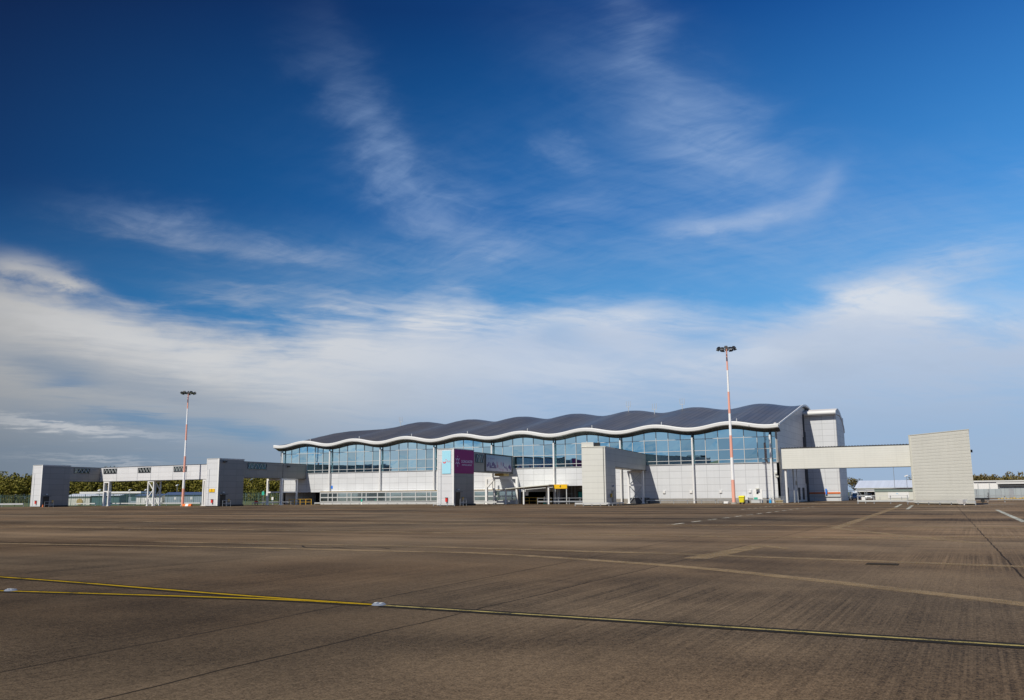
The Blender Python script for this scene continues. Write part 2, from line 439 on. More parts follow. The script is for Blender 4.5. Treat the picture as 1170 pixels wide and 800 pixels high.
for pl in roof.data.polygons: pl.use_smooth = len(pl.vertices) == 4 and abs(pl.normal.z) > .5
for k_ in range(8):
    u_ = 7.2 + 12 * k_; mb = MB(); mb.bar((u_, -.6, zroof(u_, .6)), (u_, -.6, zroof(u_, .6) + .45), .07, n=6); mb.build('roof_anchor', M['rail_white'], term)
# white bullnose fascia along the eave
mb = MB(); prf = [(.75, .08), (1.10, .07), (1.27, .02), (1.34, -.08), (1.35, -.46), (1.29, -.55), (1.1, -.59), (.8, -.58)]
US = [UL + (UR - UL) * i / 240 for i in range(241)]
for u in US: mb.v += [(u, -n, 12.0 + wave(u) + dz) for n, dz in prf]
q = len(prf)
for i in range(240):
    for j in range(q): mb.f.append((i * q + j, i * q + (j + 1) % q, (i + 1) * q + (j + 1) % q, (i + 1) * q + j))
mb.f.append(tuple(range(q))); mb.f.append(tuple(240 * q + j for j in range(q)))
fa = mb.build('fascia', M['fascia'], term)
for pl in fa.data.polygons: pl.use_smooth = False
mb = MB()
for u in (93.2,): mb.prism([(u - .04, -.8, 11.95 + wave(u)), (u - .04, -1.39, 11.7 + wave(u)), (u - .04, -1.3, 11.3 + wave(u)), (u - .04, -.8, 11.1 + wave(u))], [(u + .04, -.8, 11.95 + wave(u)), (u + .04, -1.39, 11.7 + wave(u)), (u + .04, -1.3, 11.3 + wave(u)), (u + .04, -.8, 11.1 + wave(u))])
mb.build('fascia_joint', M['dark_grey'], fa)
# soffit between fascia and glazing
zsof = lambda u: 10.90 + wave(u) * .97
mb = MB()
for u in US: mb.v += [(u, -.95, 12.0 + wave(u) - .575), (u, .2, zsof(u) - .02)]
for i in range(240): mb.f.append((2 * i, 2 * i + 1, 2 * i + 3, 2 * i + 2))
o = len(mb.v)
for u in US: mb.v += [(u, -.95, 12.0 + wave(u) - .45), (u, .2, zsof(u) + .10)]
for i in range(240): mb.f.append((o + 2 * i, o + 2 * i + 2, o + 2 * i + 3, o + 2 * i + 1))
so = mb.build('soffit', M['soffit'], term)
# cladding wall with the real openings left in it
mb = MB()
mb.box(-.8, 97, 0, .4, 2.95, 6.0)
mb.box(0, 10.2, 0, .4, 2.35, 2.95); mb.box(-.8, 0, 0, .4, 0, 2.95)
mb.box(10.2, 53.4, 0, .4, 0.0, 2.95); mb.box(53.4, 60.2, 0, .4, 2.0, 2.95)
mb.box(66.2, 97, 0, .4, .72, 2.95); mb.box(60.2, 60.7, 0, .4, 0, 2.95)
wall = mb.build('lower_wall', M['clad_front'], term)
mb = MB(); mb.box(66.2, 97, -.04, .4, 0, .72); mb.build('plinth', M['concrete'], term)
mb = MB(); mb.box(-.8, 97, -.10, .35, 6.0, 6.09); mb.build('window_sill', M['rail_white'], term)
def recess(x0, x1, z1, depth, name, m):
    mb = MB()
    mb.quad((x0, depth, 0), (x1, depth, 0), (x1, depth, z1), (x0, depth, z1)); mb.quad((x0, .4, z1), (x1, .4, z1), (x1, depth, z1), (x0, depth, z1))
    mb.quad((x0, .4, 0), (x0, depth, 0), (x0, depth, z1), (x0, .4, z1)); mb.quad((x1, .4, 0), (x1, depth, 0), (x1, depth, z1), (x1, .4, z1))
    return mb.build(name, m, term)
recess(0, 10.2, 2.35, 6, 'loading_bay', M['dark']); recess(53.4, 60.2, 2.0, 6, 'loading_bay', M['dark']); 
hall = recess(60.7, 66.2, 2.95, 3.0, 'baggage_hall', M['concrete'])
mb = MB(); mb.box(62.9, 65.9, 2.75, 2.9, .9, 2.05); mb.build('window', M['dark'], hall)
mb = MB(); mb.box(63.1, 64.2, 2.68, 2.74, 1.0, 1.95); mb.build('screen', M['teal'], hall)
mb = MB(); mb.box(64.4, 65.4, 2.68, 2.74, 1.0, 1.95); mb.build('pane', M['glass_low'], hall)
mb = MB()
for uu in (61.2, 62.0, 62.6, 66.0): mb.bar((uu, 2.4, 0), (uu, 2.4, 2.9), .05)
for uu, zz in ((61.6, 1.6), (61.6, .8), (64, 2.5), (65, 2.3)): mb.bar((uu - .6, 2.3, zz), (uu + .6, 2.3, zz + .05), .06)
mb.build('pipework', M['galv'], hall)
mb = MB(); mb.box(60.9, 61.4, 1.2, 2.0, 0, 1.3); mb.box(61.8, 62.5, 1.5, 2.2, 0, 1.0); mb.build('equipment_cabinet', M['dark_grey'], hall)

# glazing, one part per bay
zr = [6.09, 6.60, 8.12, 9.93]
def ztop(u): return zsof(u) + .02
for b_ in range(8):
    mb = MB(); rng = random.Random(b_)
    for c_ in range(6):
        u0, u1 = b_ * 12 + c_ * 2, b_ * 12 + c_ * 2 + 2
        if b_ == 0 and c_ == 0: u0 = -.75
        for r_ in range(4):
            a, b3 = zr[r_], (zr[r_ + 1] if r_ < 3 else None)
            t = lambda: rng.uniform(-.007, .007)
            if b3: mb.quad((u0, t(), a), (u1, t(), a), (u1, t(), b3), (u0, t(), b3))
            else:
                st = 4; tp = [(u1 + (u0 - u1) * i / st, .0, ztop(u1 + (u0 - u1) * i / st)) for i in range(st + 1)]
                mb.quad((u0, 0, a), (u1, 0, a), *tp)
    if b_ == 7:
        for r_ in range(4):
            b3 = zr[r_ + 1] if r_ < 3 else ztop(96.7)
            mb.quad((96, 0, zr[r_]), (96.75, 0, zr[r_]), (96.75, 0, b3), (96, 0, b3))
    g_ = mb.build('window_wall', M['glass'], term)
    mb = MB()
    for c_ in range(1, 6):
        u = b_ * 12 + c_ * 2; mb.box(u - .045, u + .045, -.09, .02, 6.09, ztop(u))
    if b_ == 0: mb.box(-.8, -.74, -.09, .02, 6.09, ztop(-.8))
    if b_ == 7: mb.box(96.72, 96.8, -.09, .02, 6.09, ztop(96.8))
    for z_ in zr[1:]: mb.box(b_ * 12 - (.74 if b_ == 0 else 0), b_ * 12 + 12 + (.72 if b_ == 7 else 0), -.07, .02, z_ - .04, z_ + .04)
    mb.build('mullion', M['rail_white'], g_)
for i in range(9):
    u = i * 12; mb = MB(); mb.bar((u, -.42, 0), (u, -.42, zsof(u) - .35), .155, n=12); c_ = mb.build('column', M['white'], term, smooth=False)
    mb = MB(); mb.bar((u, -.42, zsof(u) - .35), (u, -.42, zsof(u) + .25), .12, n=8); mb.box(u - .1, u + .1, -.42, 0, zsof(u) - .5, zsof(u) - .3); mb.build('column_head', M['dark_grey'], c_)

# right gable
gp = [1.0, 0, -4, -8, -12, -16, -20, -22, -24, -26, -28, -31, -34, -38]
mb = MB(); loop = [(97.0, 0, 0)] + [(97.0, -n, zroof(97, n) - .12) for n in gp[1:]] + [(97.0, 38, 0)]
mb.prism(loop, [(x - .3, y, z) for x, y, z in loop]); gable = mb.build('gable_wall', M['clad_gable'], term)
mb = MB(); mb.prism([(97.0, 0, 11.25), (97.0, -.95, 11.25), (97.0, -.95, 11.7), (97.0, 0, 12.0)], [(96.7, 0, 11.25), (96.7, -.95, 11.25), (96.7, -.95, 11.7), (96.7, 0, 12.0)]); mb.build('eave_return', M['clad_gable'], term)
mb = MB()
for a, b3 in zip(gp[:-1], gp[1:]):
    mb.prism([(97.46, -a, zroof(97.5, a) - .22), (97.46, -a, zroof(97.5, a) + .06), (97.62, -a, zroof(97.5, a) + .06), (97.62, -a, zroof(97.5, a) - .22)],
             [(97.46, -b3, zroof(97.5, b3) - .22), (97.46, -b3, zroof(97.5, b3) + .06), (97.62, -b3, zroof(97.5, b3) + .06), (97.62, -b3, zroof(97.5, b3) - .22)])
mb.build('verge_trim', M['fascia'], term)
for y0, y1 in ((5.5, 6.7), (14.6, 17.0), (19.2, 21.2)):
    mb = MB(); mb.box(96.95, 97.03, y0, y1, .3, 2.3); mb.build('side_doorway', M['dark'], gable)
mb = MB(); mb.box(97.0, 97.25, 23.6, 23.9, 0, 15.0); mb.box(97.0, 97.2, 22.8, 23.0, 3, 11); mb.bar((97.2, 24.4, 0), (97.2, 24.4, 12), .08, n=8); mb.build('rain_pipe', M['dark_grey'], term)
# wall end left
mb = MB(); loop = [(-.75, .1, 0), (-.75, .1, 11.0), (13.5, 22, 15.6), (13.5, 22, 0)]; mb.prism(loop, [(x + .3, y, z) for x, y, z in loop]); mb.build('end_wall', M['clad_front'], term)
# stair block behind the gable
mb = MB(); mb.box(97.02, 102.3, 25.0, 35.0, 0, 14.9); mb.v = [(97.02 if x < 100 else 102.3, y, z) for x, y, z in mb.v]
stair = mb.build('stair_block', M['clad_front'], term)
mb = MB(); arc = [(24.6, 14.95), (25.2, 15.55), (26.5, 16.0), (28.2, 16.1), (30.2, 15.75), (32.5, 14.9), (34.6, 13.6), (35.4, 12.9), (35.4, 12.2), (33, 14.2), (30, 15.0), (25.0, 14.9)]
lp = [(97.1, y, z) for y, z in arc]; mb.prism(lp, [(102.45, y, z) for _, y, z in lp]); mb.build('stair_roof', M['clad_gable'], stair)
mb = MB(); mb.bar((97.0, 24.55, 15.15), (102.5, 24.55, 15.15), .42, n=14); mb.build('stair_fascia', M['fascia'], stair, smooth=False)
mb = MB(); mb.box(102.31, 102.36, 25.02, 35.0, 0, 14.88); mb.build('stair_side', M['clad_gable'], stair)
mb = MB(); mb.box(97.1, 102.3, 24.9, 24.97, 1.25, 1.5); mb.build('handrail', M['orange'], stair)
mb = MB(); mb.box(97.6, 102.3, 24.85, 24.95, .72, 1.15); mb.build('kick_panel', M['rail_white'], stair)
mb = MB(); mb.box(99.9, 100.15, 24.6, 24.85, 1.15, 2.1); mb.build('fire_hydrant_sign', M['blue'], stair)

# ground floor annex windows
ax = lambda a, b3: (a, b3)
mb = MB(); mb.box(10.4, 53.2, -1.0, -.02, 2.28, 2.44); ann = mb.build('annex_roof', M['fascia'], term)
mb = MB(); mb.box(10.4, 53.2, -1.06, -1.0, 2.40, 2.48); mb.build('roof_flashing', M['tan'], ann)
mb = MB(); mb.box(10.4, 53.2, -.9, -.02, 0, .5); mb.build('annex_plinth', M['rail_white'], term)
rng = random.Random(3); u = 10.4; k = 0
widths = [1.9, 1.05, 1.2, 2.3, 1.0, 2.5, 1.0, 2.6, 1.9, 1.0, 2.6, 3.0, 2.4, .9, 3.6, 1.0, 3.2, 1.2, 2.6, 1.6, 3.3, 1.9]
while u < 53.0:
    w_ = min(widths[k % len(widths)], 53.2 - u); k += 1
    mb = MB(); mb.quad((u, -.92, .5), (u + w_, -.92, .5), (u + w_, -.92, 2.28), (u, -.92, 2.28)); wn = mb.build('annex_window', M['glass_dark'] if k < 4 else M['glass_low'], term)
    mb = MB(); mb.box(u - .09, u + .09, -.99, -.9, .5, 2.28)
    for z0, z1 in ((.5, .62), (1.22, 1.42), (2.1, 2.28)): mb.box(u + .09, u + w_ - .09, -.98, -.9, z0, z1)
    mb.build('frame', M['rail_white'], wn); u += w_
# wall lights, door, signs on the front
for u in (79.06, 83.4, 88.08, 92.54):
    mb = MB(); mb.prism([(u - .22, -.02, 1.5), (u + .22, -.02, 1.5), (u + .22, -.02, 1.95), (u - .22, -.02, 1.95)], [(u - .18, -.14, 1.56), (u + .18, -.14, 1.56), (u + .18, -.16, 1.95), (u - .18, -.16, 1.95)]); mb.build('wall_light', M['letter_pale'] if 0 else M['white'], term)
mb = MB(); mb.box(93.0, 94.35, -.06, .0, .3, 1.95); d_ = mb.build('door', M['white'], term)
mb = MB(); mb.box(93.5, 93.8, -.09, -.06, 1.35, 1.65); mb.build('door_window', M['black'], d_)
mb = MB(); mb.box(93.45, 93.95, -.5, -.1, 2.05, 2.2); mb.build('door_lamp', M['cream'], d_)
mb = MB(); mb.box(12.1, 12.6, -.05, .0, 3.0, 3.55); mb.build('safety_sign', M['blue'], term)
for u, z_ in ((96.5, 4.3), (96.7, 3.8)):
    mb = MB(); mb.box(u - .1, u + .25, -.5, 0, z_, z_ + .22); mb.build('camera_bracket', M['cream'], term)
# antennas on the ridge
def antenna(u, label):
    n = -20; z0 = zroof(u, n) - .05
    t = thing('roof_antenna', label, 'antenna', (u, -n, z0), 'antennas on the terminal ridge')
    mb = MB(); mb.bar((u, -n, z0), (u, -n, z0 + .9), .06, n=6); mb.build('mast', M['rail_white'], t)
    mb = MB(); mb.box(u - .42, u + .42, -n - .03, -n + .03, z0 + .9, z0 + .97)
    for dx in (-.4, 0, .4): mb.bar((u + dx, -n, z0 + .97), (u + dx, -n, z0 + 2.0), .04, n=6)
    mb.build('aerial', M['rail_white'], t); return t
a0 = antenna(66.2, 'white trident antenna at a dip of the roof left of two others')
def anc(u, label): copy_tree(a0, (u, 20, zroof(u, -20) - .05), label)
anc(71.3, 'white trident antenna on the middle of the three close ridge antennas')
anc(76.6, 'white trident antenna on the ridge nearest the right floodlight mast')
anc(14.4, 'lone white trident antenna at the far left end of the roof ridge')

# ------------------------------------------------------------------ pier towers and walkways
def tower(label, cu, cy, z1, group, w=2.85, dp=5.9, dirs=((1, 0), (0, 1)), light='clad_tower', side='clad_dark', trim=True, name='pier_tower'):
    """cu,cy: near right corner. The pale face looks out over the apron, the dark one along the terminal."""
    ex, ey = Vector(dirs[0]).to_2d(), Vector(dirs[1]).to_2d(); c = Vector((cu, cy))
    t = thing(name, label, 'tower', (cu - ex.x * w / 2 + ey.x * dp / 2, cy - ex.y * w / 2 + ey.y * dp / 2, 0), group)
    p = lambda a, b3: (c - ex * a + ey * b3)
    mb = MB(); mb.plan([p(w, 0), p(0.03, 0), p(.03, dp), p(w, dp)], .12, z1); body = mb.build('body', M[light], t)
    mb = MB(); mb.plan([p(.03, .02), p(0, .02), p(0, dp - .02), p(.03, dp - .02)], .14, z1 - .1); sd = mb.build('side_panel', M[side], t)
    mb = MB(); mb.plan([p(w + .05, -.05), p(-.06, -.05), p(-.06, dp + .05), p(w + .05, dp + .05)], z1, z1 + .1); mb.build('roof_cap', M['rail_white' if light == 'clad_tower' else 'cream'], t)
    mb = MB()
    mb.plan([p(.22, -.04), p(-.03, -.04), p(-.03, .0), p(.22, .0)], .12, z1)
    mb.plan([p(w + .03, -.04), p(w - .12, -.04), p(w - .12, 0), p(w + .03, 0)], .12, z1)
    if trim: mb.build('corner_trim', M['white'], t)
    mb = MB(); mb.plan([p(w, .1), p(.1, .1), p(.1, dp - .1), p(w, dp - .1)], 0, .12); mb.build('footing', M['dark'], t)
    return t, p, sd
def tower_kit(t, p, label_kind, w, slot=True):
    mb = MB()
    if slot: mb.plan([p(w - .62, -.03), p(w - .70, -.03), p(w - .70, 0), p(w - .62, 0)], .3, 6.3); mb.build('downpipe', M['galv'], t)
    # extinguisher box, door recess, lamp, handrail, junction box
    mb = MB(); mb.plan([p(1.32, -.24), p(1.0, -.24), p(1.0, -.05), p(1.32, -.05)], .62, 1.15); e = mb.build('extinguisher_box', M['red'], t)
    mb = MB(); mb.plan([p(1.36, -.26), p(.98, -.26), p(.98, -.02), p(1.36, -.02)], 1.15, 1.24); mb.build('cover', M['black'], e)
    mb = MB(); mb.plan([p(0, .55), p(-.05, .55), p(-.05, 1.75), p(0, 1.75)], .14, 2.0); d_ = mb.build('door', M['black'], t)
    mb = MB(); mb.plan([p(-.05, .45), p(-.5, .45), p(-.5, 1.85), p(-.05, 1.85)], 2.0, 2.08); mb.build('canopy', M['dark_grey'], d_)
    mb = MB(); mb.plan([p(-.02, 1.0), p(-.22, 1.0), p(-.22, 1.3), p(-.02, 1.3)], 2.3, 2.48); mb.build('lamp', M['rail_white'], t)
    mb = MB(); mb.plan([p(-.02, 2.3), p(-.16, 2.3), p(-.16, 2.65), p(-.02, 2.65)], .85, 1.25); mb.build('junction_box', M['yellow_rail'], t)
    mb = MB()
    for b3 in (.3, .3): pass
    q = [p(-.9, .3), p(-.9, 2.1)]
    for b3 in (.3, 1.2, 2.1): mb.bar((*p(-.9, b3), 0), (*p(-.9, b3), 1.0), .03, n=6)
    for z_ in (.5, 1.0): mb.bar((*q[0], z_), (*q[1], z_), .03, n=6)
    mb.build('handrail', M['galv'], t)
    mb = MB(); mb.plan([p(-.05, 2.6), p(-.5, 2.6), p(-.5, 5.6), p(-.05, 5.6)], .0, .28); mb.build('base_kerb', M['dark'], t)
GT = 'boarding pier towers'
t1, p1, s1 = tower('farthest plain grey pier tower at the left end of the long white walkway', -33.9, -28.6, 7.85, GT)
tower_kit(t1, p1, '', 2.85)
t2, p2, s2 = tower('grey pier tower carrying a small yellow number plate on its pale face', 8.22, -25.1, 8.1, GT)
tower_kit(t2, p2, '', 2.85)
def plate(t, p, glyph):
    mb = MB(); mb.plan([p(2.05, -.08), p(.72, -.08), p(.72, -.03), p(2.05, -.03)], 2.45, 3.0); s_ = mb.build('number_plate', M['yellow'], t)
    ex = Vector((*p(.7, 0), 0)) - Vector((*p(2, 0), 0)); o_ = p(1.39, -.08)
    text_mb(MB(), glyph, .55, (*o_, 2.73), ex, (0, 0, 1), (0, -1, 0), .01).build('lettering', M['letter_black'], s_)
plate(t2, p2, '3')
mb = MB(); mb.plan([p2(0, .9), p2(-.5, .9), p2(-.5, 1.4), p2(0, 1.4)], 7.5, 7.75); mb.build('camera', M['black'], t2)
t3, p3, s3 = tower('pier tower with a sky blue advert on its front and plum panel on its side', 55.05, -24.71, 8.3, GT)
tower_kit(t3, p3, '', 2.85)
mb = MB(); mb.plan([p3(2.0, -.07), p3(.50, -.07), p3(.50, -.02), p3(2.0, -.02)], 4.7, 8.1); ad = mb.build('advert_panel', M['cyan'], t3)
ad['label'] = 'sky blue advert with red lettering'
F0 = p3(1.25, -.07); ex3 = (1, 0, 0)
mb = MB(); pts = []
for i in range(13):
    a = math.pi * (1.05 + .95 * i / 12); r0, r1 = .27, .17
    pts.append(((math.cos(a), math.sin(a)), i))
for i in range(12):
    (c0, _), (c1, _) = pts[i], pts[i + 1]; ox, oz = F0.x - .33, 6.55; hw = .045 + .04 * math.sin(math.pi * i / 12)
    q = lambda c, r: (ox + c[0] * r, F0.y - .012, oz + c[1] * r * 1.15)
    mb.prism([q(c0, .30), q(c1, .30), q(c1, .30 - 2 * hw), q(c0, .30 - 2 * hw)], [(a, b3 + .01, c) for a, b3, c in (q(c0, .30), q(c1, .30), q(c1, .30 - 2 * hw), q(c0, .30 - 2 * hw))])
mb.box(F0.x - .12, F0.x - .0, F0.y - .012, F0.y - .002, 6.72, 6.84)
mb.build('smile_logo', M['letter_red'], ad)
text_mb(MB(), 'TUI', .36, (F0.x + .36, F0.y, 6.48), ex3, (0, 0, 1), (0, -1, 0), .006).build('lettering', M['letter_red'], ad)
mb = MB(); mb.plan([p3(0, .08), p3(-.05, .08), p3(-.05, 5.82), p3(0, 5.82)], 4.75, 8.28); pl_ = mb.build('advert_panel', M['plum'], t3)
pl_['label'] = 'plum advert with pale emblem and name'
mb = MB(); X = p3(-.05, 0).x; Y0 = p3(0, 0).y
for i in range(6):
    a = math.pi / 2 + i * math.pi / 3; cx, cz = Y0 + 1.0, 6.55
    for r_, sz in ((.30, .13), (.58, .10)):
        yy, zz = cx + math.cos(a) * r_ * .95, cz + math.sin(a) * r_ * 1.2
        mb.prism([(X, yy - sz, zz), (X, yy, zz - sz), (X, yy + sz, zz), (X, yy, zz + sz)], [(X + .012, yy - sz, zz), (X + .012, yy, zz - sz), (X + .012, yy + sz, zz), (X + .012, yy, zz + sz)])
mb.build('emblem', M['letter_pale'], pl_)
tm = text_mb(MB(), 'DONCASTER', .56, (X, Y0 + 3.72, 6.52), (0, 1, 0), (0, 0, 1), (1, 0, 0), .006)
text_mb(tm, 'SHEFFIELD AIRPORT', .33, (X, Y0 + 3.72, 6.02), (0, 1, 0), (0, 0, 1), (1, 0, 0), .006)
tm.build('lettering', M['letter_pale'], pl_)

# walkways: straight boxes between two plan points of their right hand face
def seg(t, name, a, b3, z0, z1, w, m, left=True):
    """box whose visible face runs a->b3; its width goes to the left of that direction"""
    a, b3 = Vector(a), Vector(b3); d = (b3 - a).normalized(); nn = Vector((-d.y, d.x)) * w * (1 if left else -1)
    mb = MB(); mb.plan([a, b3, b3 + nn, a + nn], z0, z1); o = mb.build(name, m, t)
    mb = MB(); e = -nn.normalized() * .04; mb.plan([a + e, b3 + e, b3 + nn - e, a + nn - e], z1, z1 + .07); mb.plan([a + e, b3 + e, b3 + e * -1, a + e * -1], z0 - .1, z0)
    mb.build('edge_trim', M['dark_grey'], o)
    return o, a, d, -nn.normalized()
def lattice(o, a, d, out, s0, s1, z0, z1, n=4, m='glass_dark', br=.03):
    q = lambda s, k: a + d * s + out * k
    mb = MB(); mb.plan([q(s0, .0), q(s1, .0), q(s1, .03), q(s0, .03)], z0, z1); w_ = mb.build('window', M[m], o)
    mb = MB()
    for i in range(n):
        x0, x1 = s0 + (s1 - s0) * i / n, s0 + (s1 - s0) * (i + 1) / n
        mb.bar((*q(x0, .06), z0 + .05), (*q((x0 + x1) / 2, .06), z1 - .05), br); mb.bar((*q((x0 + x1) / 2, .06), z1 - .05), (*q(x1, .06), z0 + .05), br)
    mb.build('brace', M['rail_white'], w_)
    mb = MB()
    for x0, x1, za, zb in ((s0 - .06, s1 + .06, z0 - .06, z0), (s0 - .06, s1 + .06, z1, z1 + .06), (s0 - .06, s0, z0, z1), (s1, s1 + .06, z0, z1)):
        mb.plan([q(x0, .0), q(x1, .0), q(x1, .09), q(x0, .09)], za, zb)
    mb.build('frame', M['dark_grey'], w_); return w_
def portal(t, a, b3, z1, mid=None, r=.13, m='white', brace=None, foot=True):
    """two posts with a head beam"""
    a, b3 = Vector(a), Vector(b3); mb = MB()
    for q in (a, b3):
        mb.bar((*q, 0), (*q, z1), r)
        mb.bar((*q, 0), (*q, .06), r * 2)
    d = (b3 - a).normalized() * r
    mb.bar((*(a + d), z1 - r), (*(b3 - d), z1 - r), r * .95)
    if mid: mb.bar((*(a + d), mid), (*(b3 - d), mid), r * .8)
    if brace == 'x':
        k = 3; zs = [mid * i / k if 0 else .2 + (z1 - .5) * i / k for i in range(k + 1)]
        for i in range(k):
            q0, q1 = (a, b3) if i % 2 else (b3, a); mb.bar((*(q0 + (d if q0 is a else -d)), zs[i]), (*(q1 + (d if q1 is a else -d)), zs[i + 1]), r * .6)
    if brace == 'knee':
        for q0, sg in ((a, 1), (b3, -1)):
            dd = (b3 - a).normalized() * sg; mb.bar((*(q0 + dd * r), z1 - 1.6), (*(q0 + dd * 1.4), z1 - r * 2), r * .8)
    return mb.build('support_frame', M[m], t)
GW = 'raised walkways from terminal to piers'
# walkway 1: short dark run and the long white run
w1 = thing('raised_walkway', 'long white raised walkway with three latticed windows between the two left towers', 'walkway', (-15, -14, 0), GW)
o, a, d, out = seg(w1, 'short_section', (-33.9, -22.75), (-35.5, -14.72), 4.93, 7.66, 2.85, M['clad_dark'])
lattice(o, a, d, out, 1.0, 5.0, 6.55, 7.4, 4)
o, a, d, out = seg(w1, 'long_section', (-35.5, -14.7), (4.4, -15.9), 4.95, 7.68, 2.85, M['clad_walk'])
for s0, s1 in ((1.0, 4.9), (11.6, 15.1), (21.9, 25.3)):
    lattice(o, a, d, out, s0, s1, 6.55, 7.42, 4)
    mb = MB()
    for s_ in (s0 - .3, s1 + .15): mb.plan([a + d * (s_ - .03), a + d * (s_ + .03), a + d * (s_ + .03) + out * .03, a + d * (s_ - .03) + out * .03], 5.0, 7.6)
    mb.build('panel_joint', M['galv'], o)
for (u0, u1, y) in ((-20.95, -19.4, -15.0), (-22.0, -20.6, -12.4)): portal(w1, (u0, y), (u1, y), 4.85, brace='x', r=.12)
portal(w1, (-33.0, -15.6), (-31.6, -15.6), 4.85, mid=2.9, r=.13)
portal(w1, (-35.6, -13.2), (-34.2, -13.2), 4.85, mid=2.9, r=.13)
portal(w1, (-4.7, -16.2), (-4.2, -16.2), 4.85, r=.14)
# walkway 2
w2 = thing('raised_walkway', 'dark raised walkway with a latticed window meeting the left end of the glazing', 'walkway', (6, -9, 0), GW)
o, a, d, out = seg(w2, 'outer_section', (7.5, -19.2), (6.52, -7.45), 5.05, 7.80, 2.85, M['clad_dark'])
lattice(o, a, d, out, 1.8, 6.9, 6.6, 7.55, 5, 'glass_dark')
o, a, d, out = seg(w2, 'inner_section', (6.55, -7.35), (5.92, -.05), 5.05, 7.80, 2.85, M['clad_dark'])
mb = MB(); mb.box(6.5, 6.9, -6.2, -5.8, 7.1, 7.4); mb.build('camera', M['black'], o)
portal(w2, (3.45, -8.0), (6.83, -8.0), 4.95, mid=2.4, r=.17)
mb = MB(); mb.bar((5.75, -2.5, 0), (5.75, -2.5, 4.95), .15); mb.bar((6.6, -7.8, 2.4), (5.75, -2.5, 2.4), .12); mb.bar((6.6, -7.8, 4.8), (5.75, -2.5, 4.8), .13); mb.build('support_post', M['white'], w2)
# walkway 3 with banner
w3 = thing('raised_walkway', 'dark raised walkway with a city skyline banner on its side beside the plum tower', 'walkway', (53, -10, 0), GW)
o, a, d, out = seg(w3, 'enclosure', (54.5, -18.8), (52.0, -.05), 5.2, 8.12, 2.85, M['clad_dark'])
lattice(o, a, d, out, 2.0, 5.0, 6.6, 7.8, 3)
q = lambda s, k: a + d * s + out * k
mb = MB(); mb.plan([q(5.75, .0), q(18.3, .0), q(18.3, .08), q(5.75, .08)], 5.22, 8.1); bf = mb.build('banner_frame', M['black'], o)
m, nt, b = mat('printed banner'); p, g = wpos(nt); x, y, z = sepxyz(nt, p); n1 = noise(nt, comb(nt, y * .5, z * .9, 0.0), 1.0, 4, .6); n2 = noise(nt, comb(nt, y * 2.0, z, 3.0), 1.0, 4, .6)
c = mixc(nt, ((z - 5.4) / 2.6 + (n1 - .5) * .5).sat(), (.36, .32, .40), (.17, .27, .38)); setp(nt, b, color=scalec(nt, c, (n2 - .5) * .35 + 1.0), rough=.5); M['banner'] = m
mb = MB(); mb.plan([q(6.15, .08), q(17.9, .08), q(17.9, .11), q(6.15, .11)], 5.4, 7.95); bn = mb.build('banner', M['banner'], bf)
rng = random.Random(11)
mb = MB(); mp = MB(); ml = MB()
def slab(mbx, s0, s1, z0, z1, top=None):
    A1, B1 = q(s0, .112), q(s1, .112); k = out * .012; tz = top if top is not None else z1
    mbx.prism([(*A1, z0), (*B1, z0), (*B1, tz), (*A1, z1)], [(*(A1 + k), z0), (*(B1 + k), z0), (*(B1 + k), tz), (*(A1 + k), z1)])
for s_, h0, h1 in [(6.6, 6.0, 6.45), (7.1, 6.15, 6.8), (7.8, 5.95, 6.85), (8.3, 5.9, 6.3), (8.9, 6.2, 6.75), (9.3, 6.25, 6.9), (9.8, 5.95, 6.6), (10.3, 5.95, 6.4), (13.9, 6.25, 6.95), (14.6, 6.0, 6.35), (15.2, 5.8, 6.2), (15.8, 5.55, 6.0), (16.6, 6.0, 6.4), (17.0, 5.95, 6.65), (17.4, 5.75, 6.4)]:
    slab(mb, s_ - .22, s_ + .2, h0, h1, h1 - rng.uniform(-.15, .25))
slab(mb, 7.6, 10.6, 5.85, 6.05, 6.0)
for s_, h0, h1 in [(11.0, 5.95, 7.0), (11.4, 6.0, 6.5), (12.9, 6.4, 7.0), (12.1, 5.75, 5.95), (12.8, 5.6, 5.9), (13.7, 5.45, 5.85), (9.9, 5.9, 6.1)]: slab(mp, s_ - .16, s_ + .16, h0, h1, h1 - .1)
for s_, wd, z_ in [(7.2, .18, 7.35), (8.2, .5, 7.4), (9.0, .35, 7.38), (9.6, .35, 7.4)]: slab(ml, s_ - wd / 2, s_ + wd / 2, z_ - .12, z_ + .12)
M['print_purple'] = plain('purple print', (.07, .03, .17), .5); M['print_pink'] = plain('rose print', (.26, .12, .22), .5); M['print_mauve'] = plain('mauve print', (.17, .15, .28), .5)
mb.build('skyline_print', M['print_purple'], bn); mp.build('skyline_print', M['print_pink'], bn); ml.build('heading_print', M['print_mauve'], bn)
portal(w3, (48.4, -3.0), (54.3, -3.0), 4.55, r=.19, brace='knee')
mb = MB(); mb.bar((48.9, -1.2, 0), (48.9, -1.2, 4.5), .14); mb.build('support_post', M['white'], w3)
mb = MB(); mb.box(50.2, 52.0, -3.4, -1.6, 4.72, 5.15); mb.build('junction_tray', M['tan'], w3)
